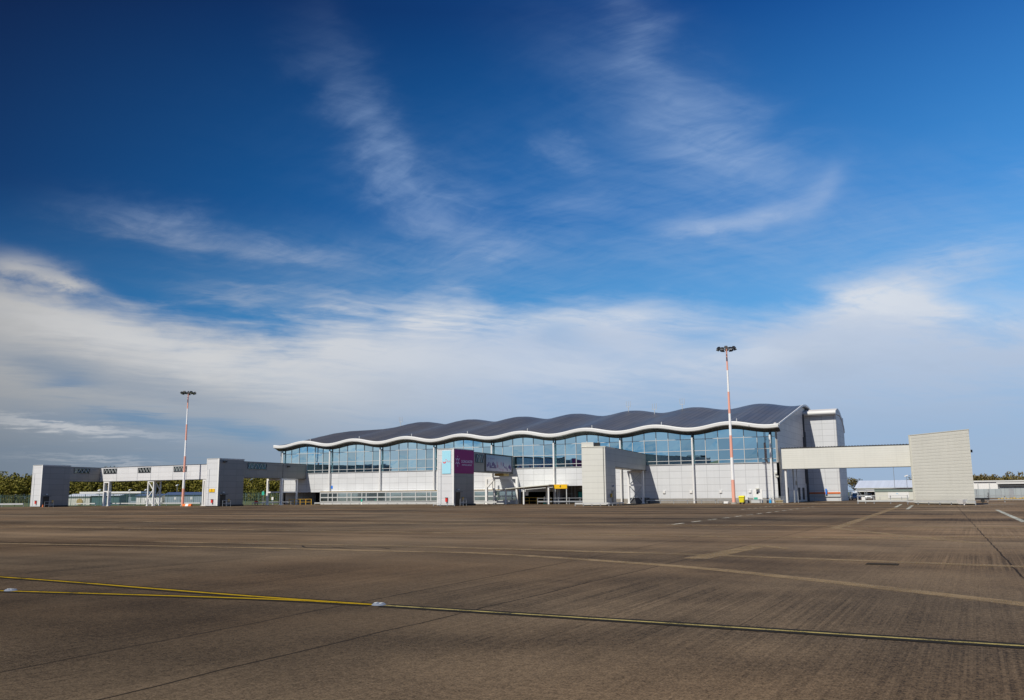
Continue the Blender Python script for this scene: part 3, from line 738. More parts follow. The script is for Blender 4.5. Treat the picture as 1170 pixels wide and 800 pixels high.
# tower 4 + walkway 4
dx4 = Vector((-3.5, 26.6)).normalized(); ex4 = Vector((dx4.y, -dx4.x))
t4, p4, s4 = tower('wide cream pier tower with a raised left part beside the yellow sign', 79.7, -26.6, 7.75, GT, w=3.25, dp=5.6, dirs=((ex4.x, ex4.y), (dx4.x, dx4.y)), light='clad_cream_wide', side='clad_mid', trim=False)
mb = MB(); mb.plan([p4(3.25, 0), p4(1.6, 0), p4(1.6, 3.0), p4(3.25, 3.0)], 7.85, 8.4); mb.build('raised_part', M['clad_cream_wide'], t4)
mb = MB(); mb.plan([p4(1.5, .3), p4(.9, .3), p4(.9, 1.0), p4(1.5, 1.0)], 7.85, 8.35); mb.build('camera_housing', M['black'], t4)
mb = MB(); mb.plan([p4(.3, -.03), p4(.22, -.03), p4(.22, 0), p4(.3, 0)], .3, 7.7); mb.build('downpipe', M['dark_grey'], t4)
mb = MB(); mb.plan([p4(-.02, 2.2), p4(-.2, 2.2), p4(-.2, 2.5), p4(-.02, 2.5)], 1.1, 1.6); mb.build('junction_box', M['yellow_rail'], t4)
mb = MB(); mb.plan([p4(0, 3.0), p4(-.04, 3.0), p4(-.04, 4.0), p4(0, 4.0)], .14, 2.0); mb.build('door', M['dark_grey'], t4)
mb = MB(); mb.plan([p4(-.02, 3.8), p4(-.2, 3.8), p4(-.2, 4.1), p4(-.02, 4.1)], 2.5, 2.75); mb.build('lamp', M['rail_white'], t4)
w4 = thing('raised_walkway', 'mid grey raised walkway on braced posts behind the wide cream tower', 'walkway', (77, -10, 0), GW)
e4 = p4(0, 5.62)
o, a, d, out = seg(w4, 'enclosure', (e4.x, e4.y), (76.21, -.05), 5.28, 7.78, 2.85, M['clad_mid'])
portal(w4, (73.86, -2.0), (76.22, -2.0), 5.15, mid=2.9, r=.15, brace=None)
mb = MB(); A1, B1 = Vector((74.0, -2.0)), Vector((76.1, -2.0))
for z0, z1 in ((2.95, 4.9), (.3, 2.7)):
    mb.bar((*A1, z0), (*B1, z1), .06); mb.bar((A1.x, A1.y + .13, z1), (B1.x, B1.y + .13, z0), .06)
mb.build('cross_brace', M['galv'], w4)
mb = MB(); mb.box(73.9, 76.6, -1.9, -.1, 0, .9); mb.build('base_cabinet', M['dark_grey'], w4)
# right hand walkway and tower
w5 = thing('raised_walkway', 'cream raised walkway running from the terminal gable to the big right tower', 'walkway', (106, 1, 0), GW)
o, a, d, out = seg(w5, 'long_section', (97.6, -.6), (116.0, -.6), 5.0, 8.0, 2.85, M['clad_cream_thin'])
mb = MB(); mb.box(97.5, 115.9, -.68, -.56, 8.05, 8.09)
for i in range(46): mb.box(97.5 + i * .4, 97.7 + i * .4, -.68, -.56, 8.07, 8.15)
mb.build('roof_rib', M['dark_grey'], o)
mb = MB(); mb.plan([(116.2, 2.2), (118.9, 2.2), (119.0, -16.0), (116.7, -16.4)], 5.0, 7.8); mb.build('outer_section', M['clad_cream'], w5)
for (u_, y_, r_, mm) in ((98.0, -2.2, .17, 'white'), (98.7, .0, .11, 'galv'), (99.2, .0, .06, 'galv')):
    mb = MB(); mb.bar((u_, y_ + 1.9, 0), (u_, y_ + 1.9, 5.05), r_, n=8); mb.build('support_post', M[mm], w5)
mb = MB(); mb.box(98.5, 98.8, 4.5, 4.8, 2.6, 3.3); mb.build('lamp', M['cream'], w5)
fa_, fb_ = Vector((116.1, -17.5)), Vector((122.75, -25.3)); fd = (fb_ - fa_).normalized(); fn = Vector((fd.y, -fd.x))
t5 = thing('pier_tower', 'largest cream ribbed pier tower standing alone at the right', 'tower', (120.4, -20, 0), GT)
plan5 = [(116.1, -17.5), (122.75, -25.3), (122.7, -16.0), (117.4, -15.2)]
mb = MB(); mb.plan(plan5, .12, 8.3); mb.build('body', M['clad_cream'], t5)
cx_, cy_ = 119.8, -18.5; cap = [(cx_ + (x - cx_) * 1.012, cy_ + (y - cy_) * 1.012) for x, y in plan5]
mb = MB(); mb.plan(cap, 8.3, 8.38); mb.build('roof_cap', M['cream'], t5)
p5 = lambda a, b3: fb_ - fd * a + Vector((-fd.y, fd.x)) * b3
mb = MB(); mb.plan([p5(10.2, -.05), p5(9.95, -.05), p5(9.95, 0), p5(10.2, 0)], .2, 8.25); mb.build('corner_trim', M['cream'], t5)
mb = MB(); mb.box(122.7, 122.95, -22.2, -21.9, 5.9, 6.2); mb.build('camera', M['dark_grey'], t5)
inner = [(cx_ + (x - cx_) * .97, cy_ + (y - cy_) * .97) for x, y in plan5]
mb = MB(); mb.plan(inner, 0, .12); mb.build('footing', M['dark'], t5)

# ------------------------------------------------------------------ floodlight masts
def mast(x, y, H, label, dz=0.0):
    t = thing('floodlight_mast', label, 'light mast', (x, y, 0), 'apron floodlight masts')
    n = 7; r0, r1 = .26, .10
    for i in range(n):
        z0, z1 = .25 + (H - .25) * i / n, .25 + (H - .25) * (i + 1) / n; rr = lambda z_: r0 + (r1 - r0) * z_ / H
        mb = MB(); mb.bar((x, y, z0), (x, y, z1), rr(z0), rr(z1), n=24); sgm = mb.build('pole_section', M['mast_red'] if i % 2 == 0 else M['mast_white'], t)
        sgm['label'] = 'faded red band' if i % 2 == 0 else 'white band'
    mb = MB(); mb.bar((x, y, 0), (x, y, .25), .45, .36, n=14); mb.build('base', M['concrete'], t)
    mb = MB(); mb.bar((x, y, H), (x, y, H + .35), .12, n=10)
    ring = [(x + .9 * math.cos(2 * math.pi * i / 14), y + .9 * math.sin(2 * math.pi * i / 14), H + .05) for i in range(14)]
    for i in range(14): mb.bar(ring[i], ring[(i + 1) % 14], .045)
    for i in range(0, 14, 2): mb.bar((x, y, H + .2), ring[i], .03)
    mb.build('head_ring', M['dark_grey'], t)
    for i in range(12):
        a = 2 * math.pi * i / 12 + .2; c = Vector((x + 1.25 * math.cos(a), y + 1.25 * math.sin(a), H + (.10 if i % 2 else -.06)))
        ox = Vector((math.cos(a), math.sin(a), 0)); oy = Vector((-math.sin(a), math.cos(a), 0))
        lo = [c + ox * sx * .20 + oy * sy * .28 + Vector((0, 0, -.16 + sx * .07)) for sx, sy in ((-1, -1), (1, -1), (1, 1), (-1, 1))]
        hi = [c + ox * (sx * .10 - .06) + oy * sy * .18 + Vector((0, 0, .15)) for sx, sy in ((-1, -1), (1, -1), (1, 1), (-1, 1))]
        mb = MB(); mb.prism(lo, hi); fl = mb.build('floodlight', M['black'], t)
        mb = MB(); dn = Vector((.07, 0, 0)) * 0 + Vector((0, 0, -.012)); lp = [c + (q_ - c) * .86 + Vector((0, 0, -.03)) for q_ in lo]; mb.prism([l_ + dn for l_ in lp], lp); mb.build('lens', M['lens'], fl)
    return t
mast(92.8, -11.5, 22.0, 'tall red and white floodlight mast standing before the terminal glazing')
mast(-7.07, -18.79, 21.0, 'tall red and white floodlight mast standing in front of the white walkway')

# ------------------------------------------------------------------ rails and fences
def rail(label, pts, z=.55, h=.16, sp=3.2, m='rail_white', group='low steel crash rails along the apron edge', two=None, thick=.05, r=.045, name='crash_rail'):
    pts = [Vector(p_) for p_ in pts]
    c = pts[len(pts) // 2]; t = thing(name, label, 'rail', (c.x, c.y, 0), group)
    mb = MB(); mr = MB()
    for a, b3 in zip(pts[:-1], pts[1:]):
        L = (b3 - a).length; d = (b3 - a).normalized(); k = max(1, round(L / sp)); nn = Vector((-d.y, d.x)) * thick
        for zz, hh in ([(z, h)] if not two else [(z, h), (two, .07)]): mr.plan([a - nn, b3 - nn, b3 + nn, a + nn], zz - hh / 2, zz + hh / 2)
        for i in range(k + 1):
            q_ = a + d * L * i / k + Vector((-d.y, d.x)) * (thick + r); mb = MB(); mb.bar((*q_, 0), (*q_, (two or z) + h / 2 - .005), r); mb.build('post', M['galv'], t)
    mr.build('beam', M[m], t); return t
rail('thick white crash rail left of the farthest tower', [(-70, -31), (-48.4, -22.3)], .55, .3, 5)
rail('white crash rail between the farthest tower and the walkway leg', [(-44.6, -13.4), (-38.6, -13.2)], .5, .22, 4)
rail('long white crash rail under the long walkway', [(-36.5, -13.0), (-8.6, -13.2)], .5, .2, 4.5)
rail('short grey crash rail between the left mast and the tower with the number plate', [(-6.6, -13.2), (2.2, -13.6)], .62, .25, 3)
rail('short pale crash rail right of the tower with the number plate', [(2.2, -10.5), (3.2, -6.0), (3.6, -2.0)], .45, .16, 3)
rail('dark grey crash rail under the dark left walkway', [(-1.0, -4.6), (4.6, -2.0)], .5, .2, 2, 'galv')
rail('white panelled crash rail before the annex windows', [(10.2, -2.4), (40.0, -2.4)], .30, .20, 2.1)
rail('pale crash rail right of the plum tower', [(46.5, -4.0), (52.5, -4.0)], .35, .26, 2)
rail('grey double crash rail behind the yellow sign', [(59.8, -6.5), (71.0, -6.5)], .42, .2, 1.8, 'galv', two=.95)
rail('low grey crash rail right of the braced posts', [(77.2, -3.2), (88.0, -3.2)], .5, .12, 2.2, 'galv')
rail('low grey crash rail between the mast and the terminal corner', [(88.4, -3.2), (96.6, -2.6)], .5, .12, 2.2, 'galv')
rail('white crash rail at the foot of the wide cream tower', [(75.9, -28.2), (80.3, -27.4)], .34, .22, 1.1)
rail('grey crash rail on the dark side of the wide cream tower', [(80.4, -27.3), (80.0, -21)], .34, .2, 1.5, 'galv')
rail('white crash rail at the foot of the blue advert tower', [(52.0, -25.5), (55.6, -25.5)], .3, .12, 1.2)
rail('white crash rail along the foot of the largest cream tower', [(115.4, -18.3), (122.7, -26.9)], .36, .22, 1.9)
rail('white crash rail in front of the parked cars', [(108.9, -10.5), (115.1, -12.6)], .36, .2, 2.2, two=1.0)
rail('grey double rail right of the largest tower', [(122.2, 1.0), (126.2, -.8), (140, -5.2)], .35, .14, 2.6, 'galv', two=.85)
def yellow_rail(label, a, b3):
    a, b3 = Vector(a), Vector(b3); t = thing('safety_barrier', label, 'barrier', (*a, 0), 'yellow safety barriers'); mb = MB()
    for i in range(5): q_ = a + (b3 - a) * i / 4; mb = MB(); mb.bar((*q_, 0), (*q_, 1.05), .05); mb.build('post', M['yellow_rail'], t)
    mb = MB()
    for z_ in (.5, 1.05): mb.bar((*a, z_), (*b3, z_), .045)
    mb.build('bar', M['yellow_rail'], t)
yellow_rail('yellow safety barrier by the dark bay under the left walkway', (6.6, -5.5), (9.6, -2.6))
yellow_rail('yellow safety barrier inside the dark bay under the canopy', (54.2, -.9), (59.6, -.9))

def mesh_fence(label, pts, h, m, sp=3.0, wire=.45, group='green mesh perimeter fence'):
    pts = [Vector(p_) for p_ in pts]; t = thing('mesh_fence', label, 'fence', (*pts[0], 0)); mp = MB(); mw = MB()
    for a, b3 in zip(pts[:-1], pts[1:]):
        L = (b3 - a).length; d = (b3 - a).normalized(); k = round(L / sp)
        for i in range(k + 1): q_ = a + d * L * i / k; mp = MB(); mp.bar((*q_, -.05), (*q_, h + .1), .045); mp.build('post', m, t)
        for i in range(int(L / wire)):
            q_ = a + d * wire * (i + .5); mw.bar((*q_, 0), (*q_, h), .016)
        for i in range(9): mw.bar((*a, h * i / 8), (*b3, h * i / 8), .018)
    mw.build('wire_panel', m, t)
M['pane_link'] = glass_mat('pale link glass', (.34, .42, .42), .1, .2, .6)
M['fence_green'] = plain('green coated fence wire', (.10, .17, .14), .5)
mesh_fence('long green mesh fence in front of the woodland on the left', [(-95, -30), (-67, -12), (-40, 3), (-11, 17)], 2.4, M['fence_green'])

# ------------------------------------------------------------------ small things in front of the terminal
t = thing('entrance_canopy', 'low cream canopy on white posts over the dark baggage bay', 'canopy', (58.3, -5, 0))
mb = MB(); mb.prism([(54.4, -8, 2.45), (62.6, -8, 3.0), (62.6, -.15, 3.0), (54.4, -.15, 2.45)], [(54.4, -8, 2.56), (62.6, -8, 3.12), (62.6, -.15, 3.12), (54.4, -.15, 2.56)]); mb.build('canopy_roof', M['cream'], t)
for u_, z_ in ((54.6, 2.44), (56.0, 2.54), (57.9, 2.66), (60.3, 2.8), (62.35, 2.95)):
    mb = MB(); mb.bar((u_, -7.6 if u_ not in (56.0, 60.3) else -4.0, 0), (u_, -7.6 if u_ not in (56.0, 60.3) else -4.0, z_), .11); mb.build('post', M['white'], t)
mb = MB(); mb.box(54.5, 55.3, -7.7, -7.5, .45, .6); mb.build('cross_bar', M['rail_white'], t)
t = thing('stand_sign', 'yellow stand number sign on two posts beside the wide cream tower', 'sign', (63.75, -6, 0))
mb = MB(); mb.box(62.6, 64.9, -6.08, -6.0, 2.45, 3.12); s_ = mb.build('sign_panel', M['yellow'], t)
text_mb(MB(), '4', .62, (63.72, -6.08, 2.78), (1, 0, 0), (0, 0, 1), (0, -1, 0), .01).build('lettering', M['letter_black'], s_)
for u_ in (62.75, 64.75):
    mb = MB(); mb.bar((u_, -5.95, 0), (u_, -5.95, 3.12), .06); mb.build('post', M['rail_white'], t)
t = thing('hanging_sign', 'small white sign hanging under the left end of the canopy', 'sign', (57.6, -6, 1.55)); mb = MB(); mb.box(57.4, 57.9, -6.03, -5.97, 1.4, 2.3); mb.build('sign_panel', M['white'], t); mb = MB(); mb.bar((57.65, -6, 2.3), (57.65, -6, 2.62), .02); mb.build('hanger', M['galv'], t)
for lab, (u_, y_) in (('white chevron bollard with green foot left of the canopy post', (60.15, -4.6)), ):
    t = thing('marker_board', lab, 'marker', (u_, y_, 0)); mb = MB(); mb.prism([(u_ - .18, y_, .35), (u_ + .18, y_, .35), (u_ + .18, y_ + .06, .35), (u_ - .18, y_ + .06, .35)], [(u_ - .08, y_, 1.2), (u_ + .08, y_, 1.2), (u_ + .08, y_ + .06, 1.2), (u_ - .08, y_ + .06, 1.2)]); mb.build('board', M['white'], t)
    mb = MB(); mb.box(u_ - .22, u_ + .22, y_ - .06, y_ + .12, 0, .35); mb.build('foot', M['green'], t)
t = thing('marker_board', 'short white marker with green stripe before the annex windows', 'marker', (21.9, -3.0, 0)); mb = MB(); mb.box(21.75, 22.05, -3.06, -2.94, 0, .5); mb.build('board', M['white'], t); mb = MB(); mb.box(21.72, 22.08, -3.09, -3.06, .5, .95); mb.build('foot', M['green'], t)
t = thing('grit_bin', 'bright yellow bin on wheels beside the right floodlight mast', 'bin', (93.95, -11.6, 0)); bx, by = 93.95, -11.6
mb = MB(); mb.prism([(bx - .3, by - .3, .2), (bx + .3, by - .3, .2), (bx + .3, by + .3, .2), (bx - .3, by + .3, .2)], [(bx - .4, by - .35, .95), (bx + .4, by - .35, .95), (bx + .4, by + .35, .95), (bx - .4, by + .35, .95)]); mb.build('bin_body', M['lime'], t, bevel=.04)
mb = MB(); mb.prism([(bx - .43, by - .4, .95), (bx + .43, by - .4, .95), (bx + .43, by + .4, .95), (bx - .43, by + .4, .95)], [(bx - .33, by - .2, 1.12), (bx + .33, by - .2, 1.12), (bx + .33, by + .4, 1.16), (bx - .33, by + .4, 1.16)]); mb.build('lid', M['lime'], t)
for wx in (-.22, .22):
    for wy in (-.22, .22): mb = MB(); mb.bar((bx + wx - .05, by + wy, .11), (bx + wx + .05, by + wy, .11), .11, n=12); mb.build('wheel', M['tyre'], t)
t = thing('concrete_block', 'white painted block at the foot of the right floodlight mast', 'block', (91.85, -12.1, 0)); bx, by = 91.85, -12.1
mb = MB(); mb.box(bx - .3, bx + .35, by - .3, by + .3, 0.04, .36); mb.build('block_body', M['white'], t, bevel=.05); mb = MB(); mb.box(bx - .45, bx - .3, by - .15, by + .2, 0.05, .3); mb.build('lifting_end', M['dark_grey'], t)
t = thing('gas_bottle', 'blue bottle with white neck by the terminal corner column', 'gas bottle', (95.8, -1.6, 0)); mb = MB(); mb.bar((95.8, -1.6, 0), (95.8, -1.6, .5), .19, n=14); mb.bar((95.8, -1.6, .5), (95.8, -1.6, .62), .19, .09, n=14); mb.build('bottle', M['aqua'], t); mb = MB(); mb.bar((95.8, -1.6, .62), (95.8, -1.6, 1.1), .08, n=10); mb.build('neck', M['white'], t)
t = thing('utility_cabinet', 'low white cabinet with green panel beneath the white door', 'cabinet', (93.7, -1.4, 0)); mb = MB(); mb.box(93.0, 94.6, -1.7, -.9, .0, .55); mb.build('cabinet_body', M['rail_white'], t, bevel=.03); mb = MB(); mb.box(93.45, 94.0, -1.75, -1.70, .5, .85); mb.build('sign_panel', M['green'], t); mb = MB(); mb.bar((93.7, -1.66, .3), (93.7, -1.66, .5), .03); mb.build('bracket', M['galv'], t)
t = thing('utility_cabinet', 'small white cabinet on the wall between mast and white door', 'cabinet', (91.9, -.5, 0)); mb = MB(); mb.box(91.5, 92.3, -.7, -.1, .45, .85); mb.build('cabinet_body', M['white'], t); mb = MB(); mb.box(91.6, 91.7, -.6, -.2, 0, .45); mb.box(92.1, 92.2, -.6, -.2, 0, .45); mb.build('leg', M['galv'], t)
t = thing('wire_cage', 'grey wire cage beside the terminal corner column', 'cage', (97, -2.0, 0)); mb = MB()
for i in range(9):
    for y_ in (-2.4, -1.4): mb.bar((96.3 + i * .2, y_, 0), (96.3 + i * .2, y_, .9), .015)
for z_ in (.05, .45, .9):
    for y_ in (-2.4, -1.4): mb.bar((96.3, y_, z_), (97.9, y_, z_), .02)
mb.build('cage_panel', M['galv'], t); mb = MB(); mb.box(96.5, 97.7, -2.2, -1.6, .02, .4); mb.build('pallet', M['tan'], t)
t = thing('water_barrier', 'red and white plastic barrier at the foot of the left floodlight mast', 'barrier', (-5.4, -19.2, 0))
for i in range(3):
    u_ = -6.5 + i * .75; mb = MB(); mb.prism([(u_, -19.45, 0), (u_ + .73, -19.45, 0), (u_ + .73, -18.95, 0), (u_, -18.95, 0)], [(u_, -19.3, .42), (u_ + .73, -19.3, .42), (u_ + .73, -19.1, .42), (u_, -19.1, .42)]); mb.build('barrier_block', M['white'] if i == 1 else M['orange'], t)
t = thing('water_tub', 'white plastic tub on the rail of the largest cream tower', 'tub', (121.4, -25.9, 0)); mb = MB(); c_ = Vector((121.45, -25.75)); 
mb.prism([(*(c_ + fd * sx * .36 - fn * -sy * .2), .12) for sx, sy in ((-1, -1), (1, -1), (1, 1), (-1, 1))], [(*(c_ + fd * sx * .5 - fn * -sy * .3), .62) for sx, sy in ((-1, -1), (1, -1), (1, 1), (-1, 1))]); mb.build('tub_body', M['white'], t); mb = MB()
for sx in (-.3, .3): q_ = c_ + fd * sx; mb.bar((*q_, 0), (*q_, .12), .06)
mb.build('foot', M['white'], t)
t = thing('traffic_cone', 'small orange cone before the farthest dark tower', 'cone', (-32.6, -28.9, 0)); mb = MB(); mb.bar((-32.6, -28.9, .04), (-32.6, -28.9, .5), .16, .03, n=12); mb.build('cone_body', M['orange'], t); mb = MB(); mb.box(-32.82, -32.38, -29.12, -28.68, 0, .04); mb.build('base', M['black'], t)
t = thing('fire_point', 'red fire point behind the tower with the number plate', 'fire point', (0.2, -7.5, 0)); mb = MB(); mb.box(-.05, .45, -7.7, -7.3, .3, .8); mb.build('box_body', M['red'], t); mb = MB(); mb.bar((-.1, -7.5, 0), (-.1, -7.5, .3), .05); mb.bar((.5, -7.5, 0), (.5, -7.5, .3), .05); mb.build('leg', M['black'], t)
t = thing('exit_sign', 'turquoise sign on a post beside the left walkway legs', 'sign', (-1.3, -4.0, 0)); mb = MB(); mb.box(-1.7, -1.1, -4.06, -4.0, 1.9, 2.6); mb.build('sign_panel', M['green'], t); mb = MB(); mb.bar((-1.4, -3.95, 0), (-1.4, -3.95, 2.8), .05); mb.build('post', M['galv'], t)

def post_lamp(x, y, h, label):
    t = thing('lamp_post', label, 'lamp post', (x, y, 0), 'small lamp posts beyond the fence'); mb = MB(); mb.bar((x, y, -.06), (x, y, h), .05, n=8); mb.build('post', M['galv'], t)
    mb = MB(); mb.prism([(x - .35, y - .2, h - .1), (x + .3, y - .2, h + .12), (x + .3, y + .2, h + .12), (x - .35, y + .2, h - .1)], [(x - .35, y - .2, h + .12), (x + .3, y - .2, h + .34), (x + .3, y + .2, h + .34), (x - .35, y + .2, h + .12)]); mb.build('lamp_head', M['white'], t)
post_lamp(-67.6, 9.8, 3.4, 'small lamp post in the grass left of the farthest tower')
post_lamp(-71.7, 22.0, 3.5, 'small lamp post above the flat roofed white shed')
post_lamp(-68.0, 23.9, 3.5, 'small lamp post between the flat roofed shed and the white truss')
post_lamp(-60.8, 27.6, 4.6, 'taller lamp post seen through the gap left of the near left mast')
post_lamp(108.0, 64.9, 7.0, 'thin dark lamp post rising behind the cream office')
post_lamp(110.3, 66.1, 4.6, 'short lamp post at the right end of the pale shed roof')
for x, y, lab in ((-58.9, 16.4, 'small white marker post in the grass by the green fence at far left'), (-6.5, 4.2, 'white marker post behind the short grey rail'), (-2.6, 3.0, 'white marker post left of the turquoise sign')):
    t = thing('marker_post', lab, 'marker post', (x, y, 0), 'white marker posts'); mb = MB(); mb.bar((x, y, -.06), (x, y, 1.1), .05); mb.build('post', M['galv'], t); mb = MB(); mb.box(x - .25, x + .25, y - .06, y - .05, .9, 1.5); mb.build('plate', M['white'], t)

# ------------------------------------------------------------------ sheds on the left
def gabled(t, a, b3, depth, z0, z1, mw, mr, over=.25, wallname='wall', back=True):
    a, b3 = Vector(a), Vector(b3); d = (b3 - a).normalized(); nn = Vector((-d.y, d.x))
    mb = MB(); P_ = lambda s, k, z_: (*(a + d * s + nn * k), z_); L = (b3 - a).length
    mb.prism([P_(0, 0, -.05), P_(0, 0, z0), P_(0, depth / 2, z1), P_(0, depth, z0), P_(0, depth, -.05)], [P_(L, 0, -.05), P_(L, 0, z0), P_(L, depth / 2, z1), P_(L, depth, z0), P_(L, depth, -.05)])
    w_ = mb.build(wallname, mw, t); mb = MB(); sl = (z1 - z0) / (depth / 2)
    for k0, k1 in ((-over, depth / 2), (depth + over, depth / 2)):
        za, zb = z0 - over * sl + .03, z1 + .03
        mb.prism([P_(-over, k0, za), P_(-over, k1, zb), P_(-over, k1, zb + .12), P_(-over, k0, za + .12)], [P_(L + over, k0, za), P_(L + over, k1, zb), P_(L + over, k1, zb + .12), P_(L + over, k0, za + .12)])
    mb.build('roof', mr, t); return w_, P_, L
t = thing('shed', 'low cream shed with a round tan hatch behind the farthest tower', 'shed', (-70, 8, 0))
w_, P_, L = gabled(t, (-72.0, 4.6), (-67.4, 7.2), 6, 2.0, 2.5, M['cream'], M['pale_roof'])
mb = MB(); c_ = P_(2.9, -.06, .75); mb.bar(c_, (c_[0] + .05, c_[1] - .1, c_[2]), .75, n=18); mb.build('hatch', M['tan'], w_)
t = thing('shed', 'dark teal annex shed right of the low cream shed', 'shed', (-66, 9, 0)); w_, P_, L = gabled(t, (-67.0, 7.4), (-61.0, 10.4), 5, 2.1, 2.35, M['shed_teal'], M['pale_roof'])
mb = MB(); mb.bar(P_(3, -.05, 0), P_(3, -.05, 2.1), .06); mb.build('post', M['white'], w_)
t = thing('shed', 'long flat white roofed shed seen behind the walkway legs', 'shed', (-82, 25, 0)); mb = MB()
a_, b_2 = Vector((-87, 19.6)), Vector((-73.5, 26.6)); d_ = (b_2 - a_).normalized(); n_ = Vector((-d_.y, d_.x))
mb.plan([a_, b_2, b_2 + n_ * 7, a_ + n_ * 7], -.05, 2.75); w_ = mb.build('wall', M['shed_wall'], t)
mb = MB(); e_ = d_ * .5; mb.plan([a_ - e_ - n_ * .6, b_2 + e_ - n_ * .6, b_2 + e_ + n_ * 7.4, a_ - e_ + n_ * 7.4], 2.77, 3.25); mb.build('roof', M['white'], t)
for s_ in (2.0, 5.0, 8.0, 11.0, 13.0):
    mb = MB(); q0 = a_ + d_ * s_; mb.plan([q0, q0 + d_ * 1.2, q0 + d_ * 1.2 - n_ * .05, q0 - n_ * .05], .9, 2.2); mb.build('window', M['shed_teal'], w_)
t = thing('garden_wall', 'low cream wall between the flat roofed shed and the white truss', 'wall', (-77, 30, 0)); mb = MB(); mb.plan([(-80, 29), (-73, 32.6), (-73.2, 33), (-80.2, 29.4)], -.05, 1.75); w_ = mb.build('wall', M['cream'], t); mb = MB(); mb.plan([(-80.1, 28.9), (-72.9, 32.6), (-73.2, 33.1), (-80.3, 29.4)], 1.75, 1.85); mb.build('coping', M['fascia'], t)
t = thing('shed', 'blue grey shed with dark blue roof and white end behind the truss', 'shed', (-60, 26, 0)); w_, P_, L = gabled(t, (-59.4, 22.6), (-50.2, 27.4), 5.5, 2.2, 2.75, M['shed_wall'], M['blue_roof'])
mb = MB(); a_ = P_(0, 0, 0); mb.prism([P_(-.04, .1, 0), P_(-.04, .1, 2.1), P_(-.04, 2.75, 2.6), P_(-.04, 5.4, 2.1), P_(-.04, 5.4, 0)], [P_(-.01, .1, 0), P_(-.01, .1, 2.1), P_(-.01, 2.75, 2.6), P_(-.01, 5.4, 2.1), P_(-.01, 5.4, 0)]); mb.build('end_panel', M['white'], w_)
for s_ in (2.4, 4.0, 6.5):
    mb = MB(); mb.prism([P_(s_, -.04, 1.0), P_(s_ + .5, -.04, 1.0), P_(s_ + .5, -.04, 1.7), P_(s_, -.04, 1.7)], [P_(s_, -.01, 1.0), P_(s_ + .5, -.01, 1.0), P_(s_ + .5, -.01, 1.7), P_(s_, -.01, 1.7)]); mb.build('window', M['white'], w_)
t = thing('shed', 'white ended lean-to left of the blue grey shed', 'shed', (-64, 21, 0)); w_, P_, L = gabled(t, (-66.0, 19.4), (-60.2, 22.4), 5, 2.0, 2.4, M['white'], M['blue_roof'])

# ------------------------------------------------------------------ buildings on the right
t = thing('long_shed', 'long cream shed with pale grey pitched roof behind the right walkway', 'shed', (104, 112, 0))
w_, P_, L = gabled(t, (95.6, 109), (117, 109), 22, 2.45, 4.3, M['cream'], M['pale_roof'], over=.5)
mb = MB(); mb.prism([P_(-.3, -1.6, 1.5), P_(9, -1.6, 1.5), P_(9, -1.6, 1.9), P_(-.3, -1.6, 1.9)], [P_(-.3, -.02, 1.6), P_(9, -.02, 1.6), P_(9, -.02, 2.0), P_(-.3, -.02, 2.0)]); mb.build('awning', M['white'], w_)
mb = MB(); mb.prism([P_(.2, -.05, 0), P_(9, -.05, 0), P_(9, -.05, 1.5), P_(.2, -.05, 1.5)], [P_(.2, -.02, 0), P_(9, -.02, 0), P_(9, -.02, 1.5), P_(.2, -.02, 1.5)]); mb.build('opening', M['dark'], w_)
t = thing('site_office', 'cream single storey office with grey green trim and white sign', 'office', (110, 44, 0))
a_, b_2 = Vector((106.3, 41.4)), Vector((118, 41.4)); d_ = (b_2 - a_).normalized(); n_ = Vector((-d_.y, d_.x))
mb = MB(); mb.plan([a_, b_2, b_2 + n_ * 8, a_ + n_ * 8], 0, 1.5); mb.build('wall', M['cream'], t)
mb = MB(); mb.plan([a_ - d_ * .1 - n_ * .08, b_2 + d_ * .1 - n_ * .08, b_2 + n_ * 8, a_ - d_ * .3 + n_ * 8], 1.5, 1.95); r_ = mb.build('roof', M['office_trim'], t)
mb = MB(); mb.plan([a_ - d_ * .15 - n_ * .13, b_2 + d_ * .15 - n_ * .13, b_2 + n_ * 8, a_ - d_ * .15 + n_ * 8], 1.95, 2.02); mb.build('flashing', M['dark_grey'], r_)
mb = MB(); mb.plan([a_ + d_ * 2.2 - n_ * .06, a_ + d_ * 5.7 - n_ * .06, a_ + d_ * 5.7 - n_ * .01, a_ + d_ * 2.2 - n_ * .01], .35, 1.35); sg = mb.build('sign_panel', M['white'], t)
q_ = a_ + d_ * 3.8 - n_ * .065; M['print_blue'] = plain('pale blue print', (.30, .55, .75), .5); M['print_grey'] = plain('pale grey print', (.55, .57, .60), .5)
mb = MB(); mb.prism([(*(q_ - d_ * .25), 1.1), (*(q_ + d_ * .1), 1.05), (*(q_ + d_ * .3), .9), (*(q_ - d_ * .05), 1.25)], [(*(q_ - d_ * .25 - n_ * .01), 1.1), (*(q_ + d_ * .1 - n_ * .01), 1.05), (*(q_ + d_ * .3 - n_ * .01), .9), (*(q_ - d_ * .05 - n_ * .01), 1.25)]); mb.build('logo', M['print_blue'], sg)
mb = MB()
for i in range(6): k = q_ + d_ * (-.75 + i * .27); mb.plan([k, k + d_ * .18, k + d_ * .18 - n_ * .01, k - n_ * .01], .72, .82)
mb.build('print_line', M['print_grey'], sg)
for s_ in (.8, 4.5, 8.5):
    mb = MB(); k = a_ + d_ * s_ - n_ * .5; mb.bar((*k, 0), (*k, .55), .05); mb.build('post', M['galv'], t)
t = thing('vehicle_shelter', 'open steel vehicle shelter left of the cream office', 'shelter', (103, 48, 0))
for u_, y_ in ((100.9, 46.2), (104.2, 47.8), (100.2, 50.2), (105.6, 48.4)): mb = MB(); mb.bar((u_, y_, 0), (u_, y_, 1.75), .05); mb.build('post', M['galv'], t)
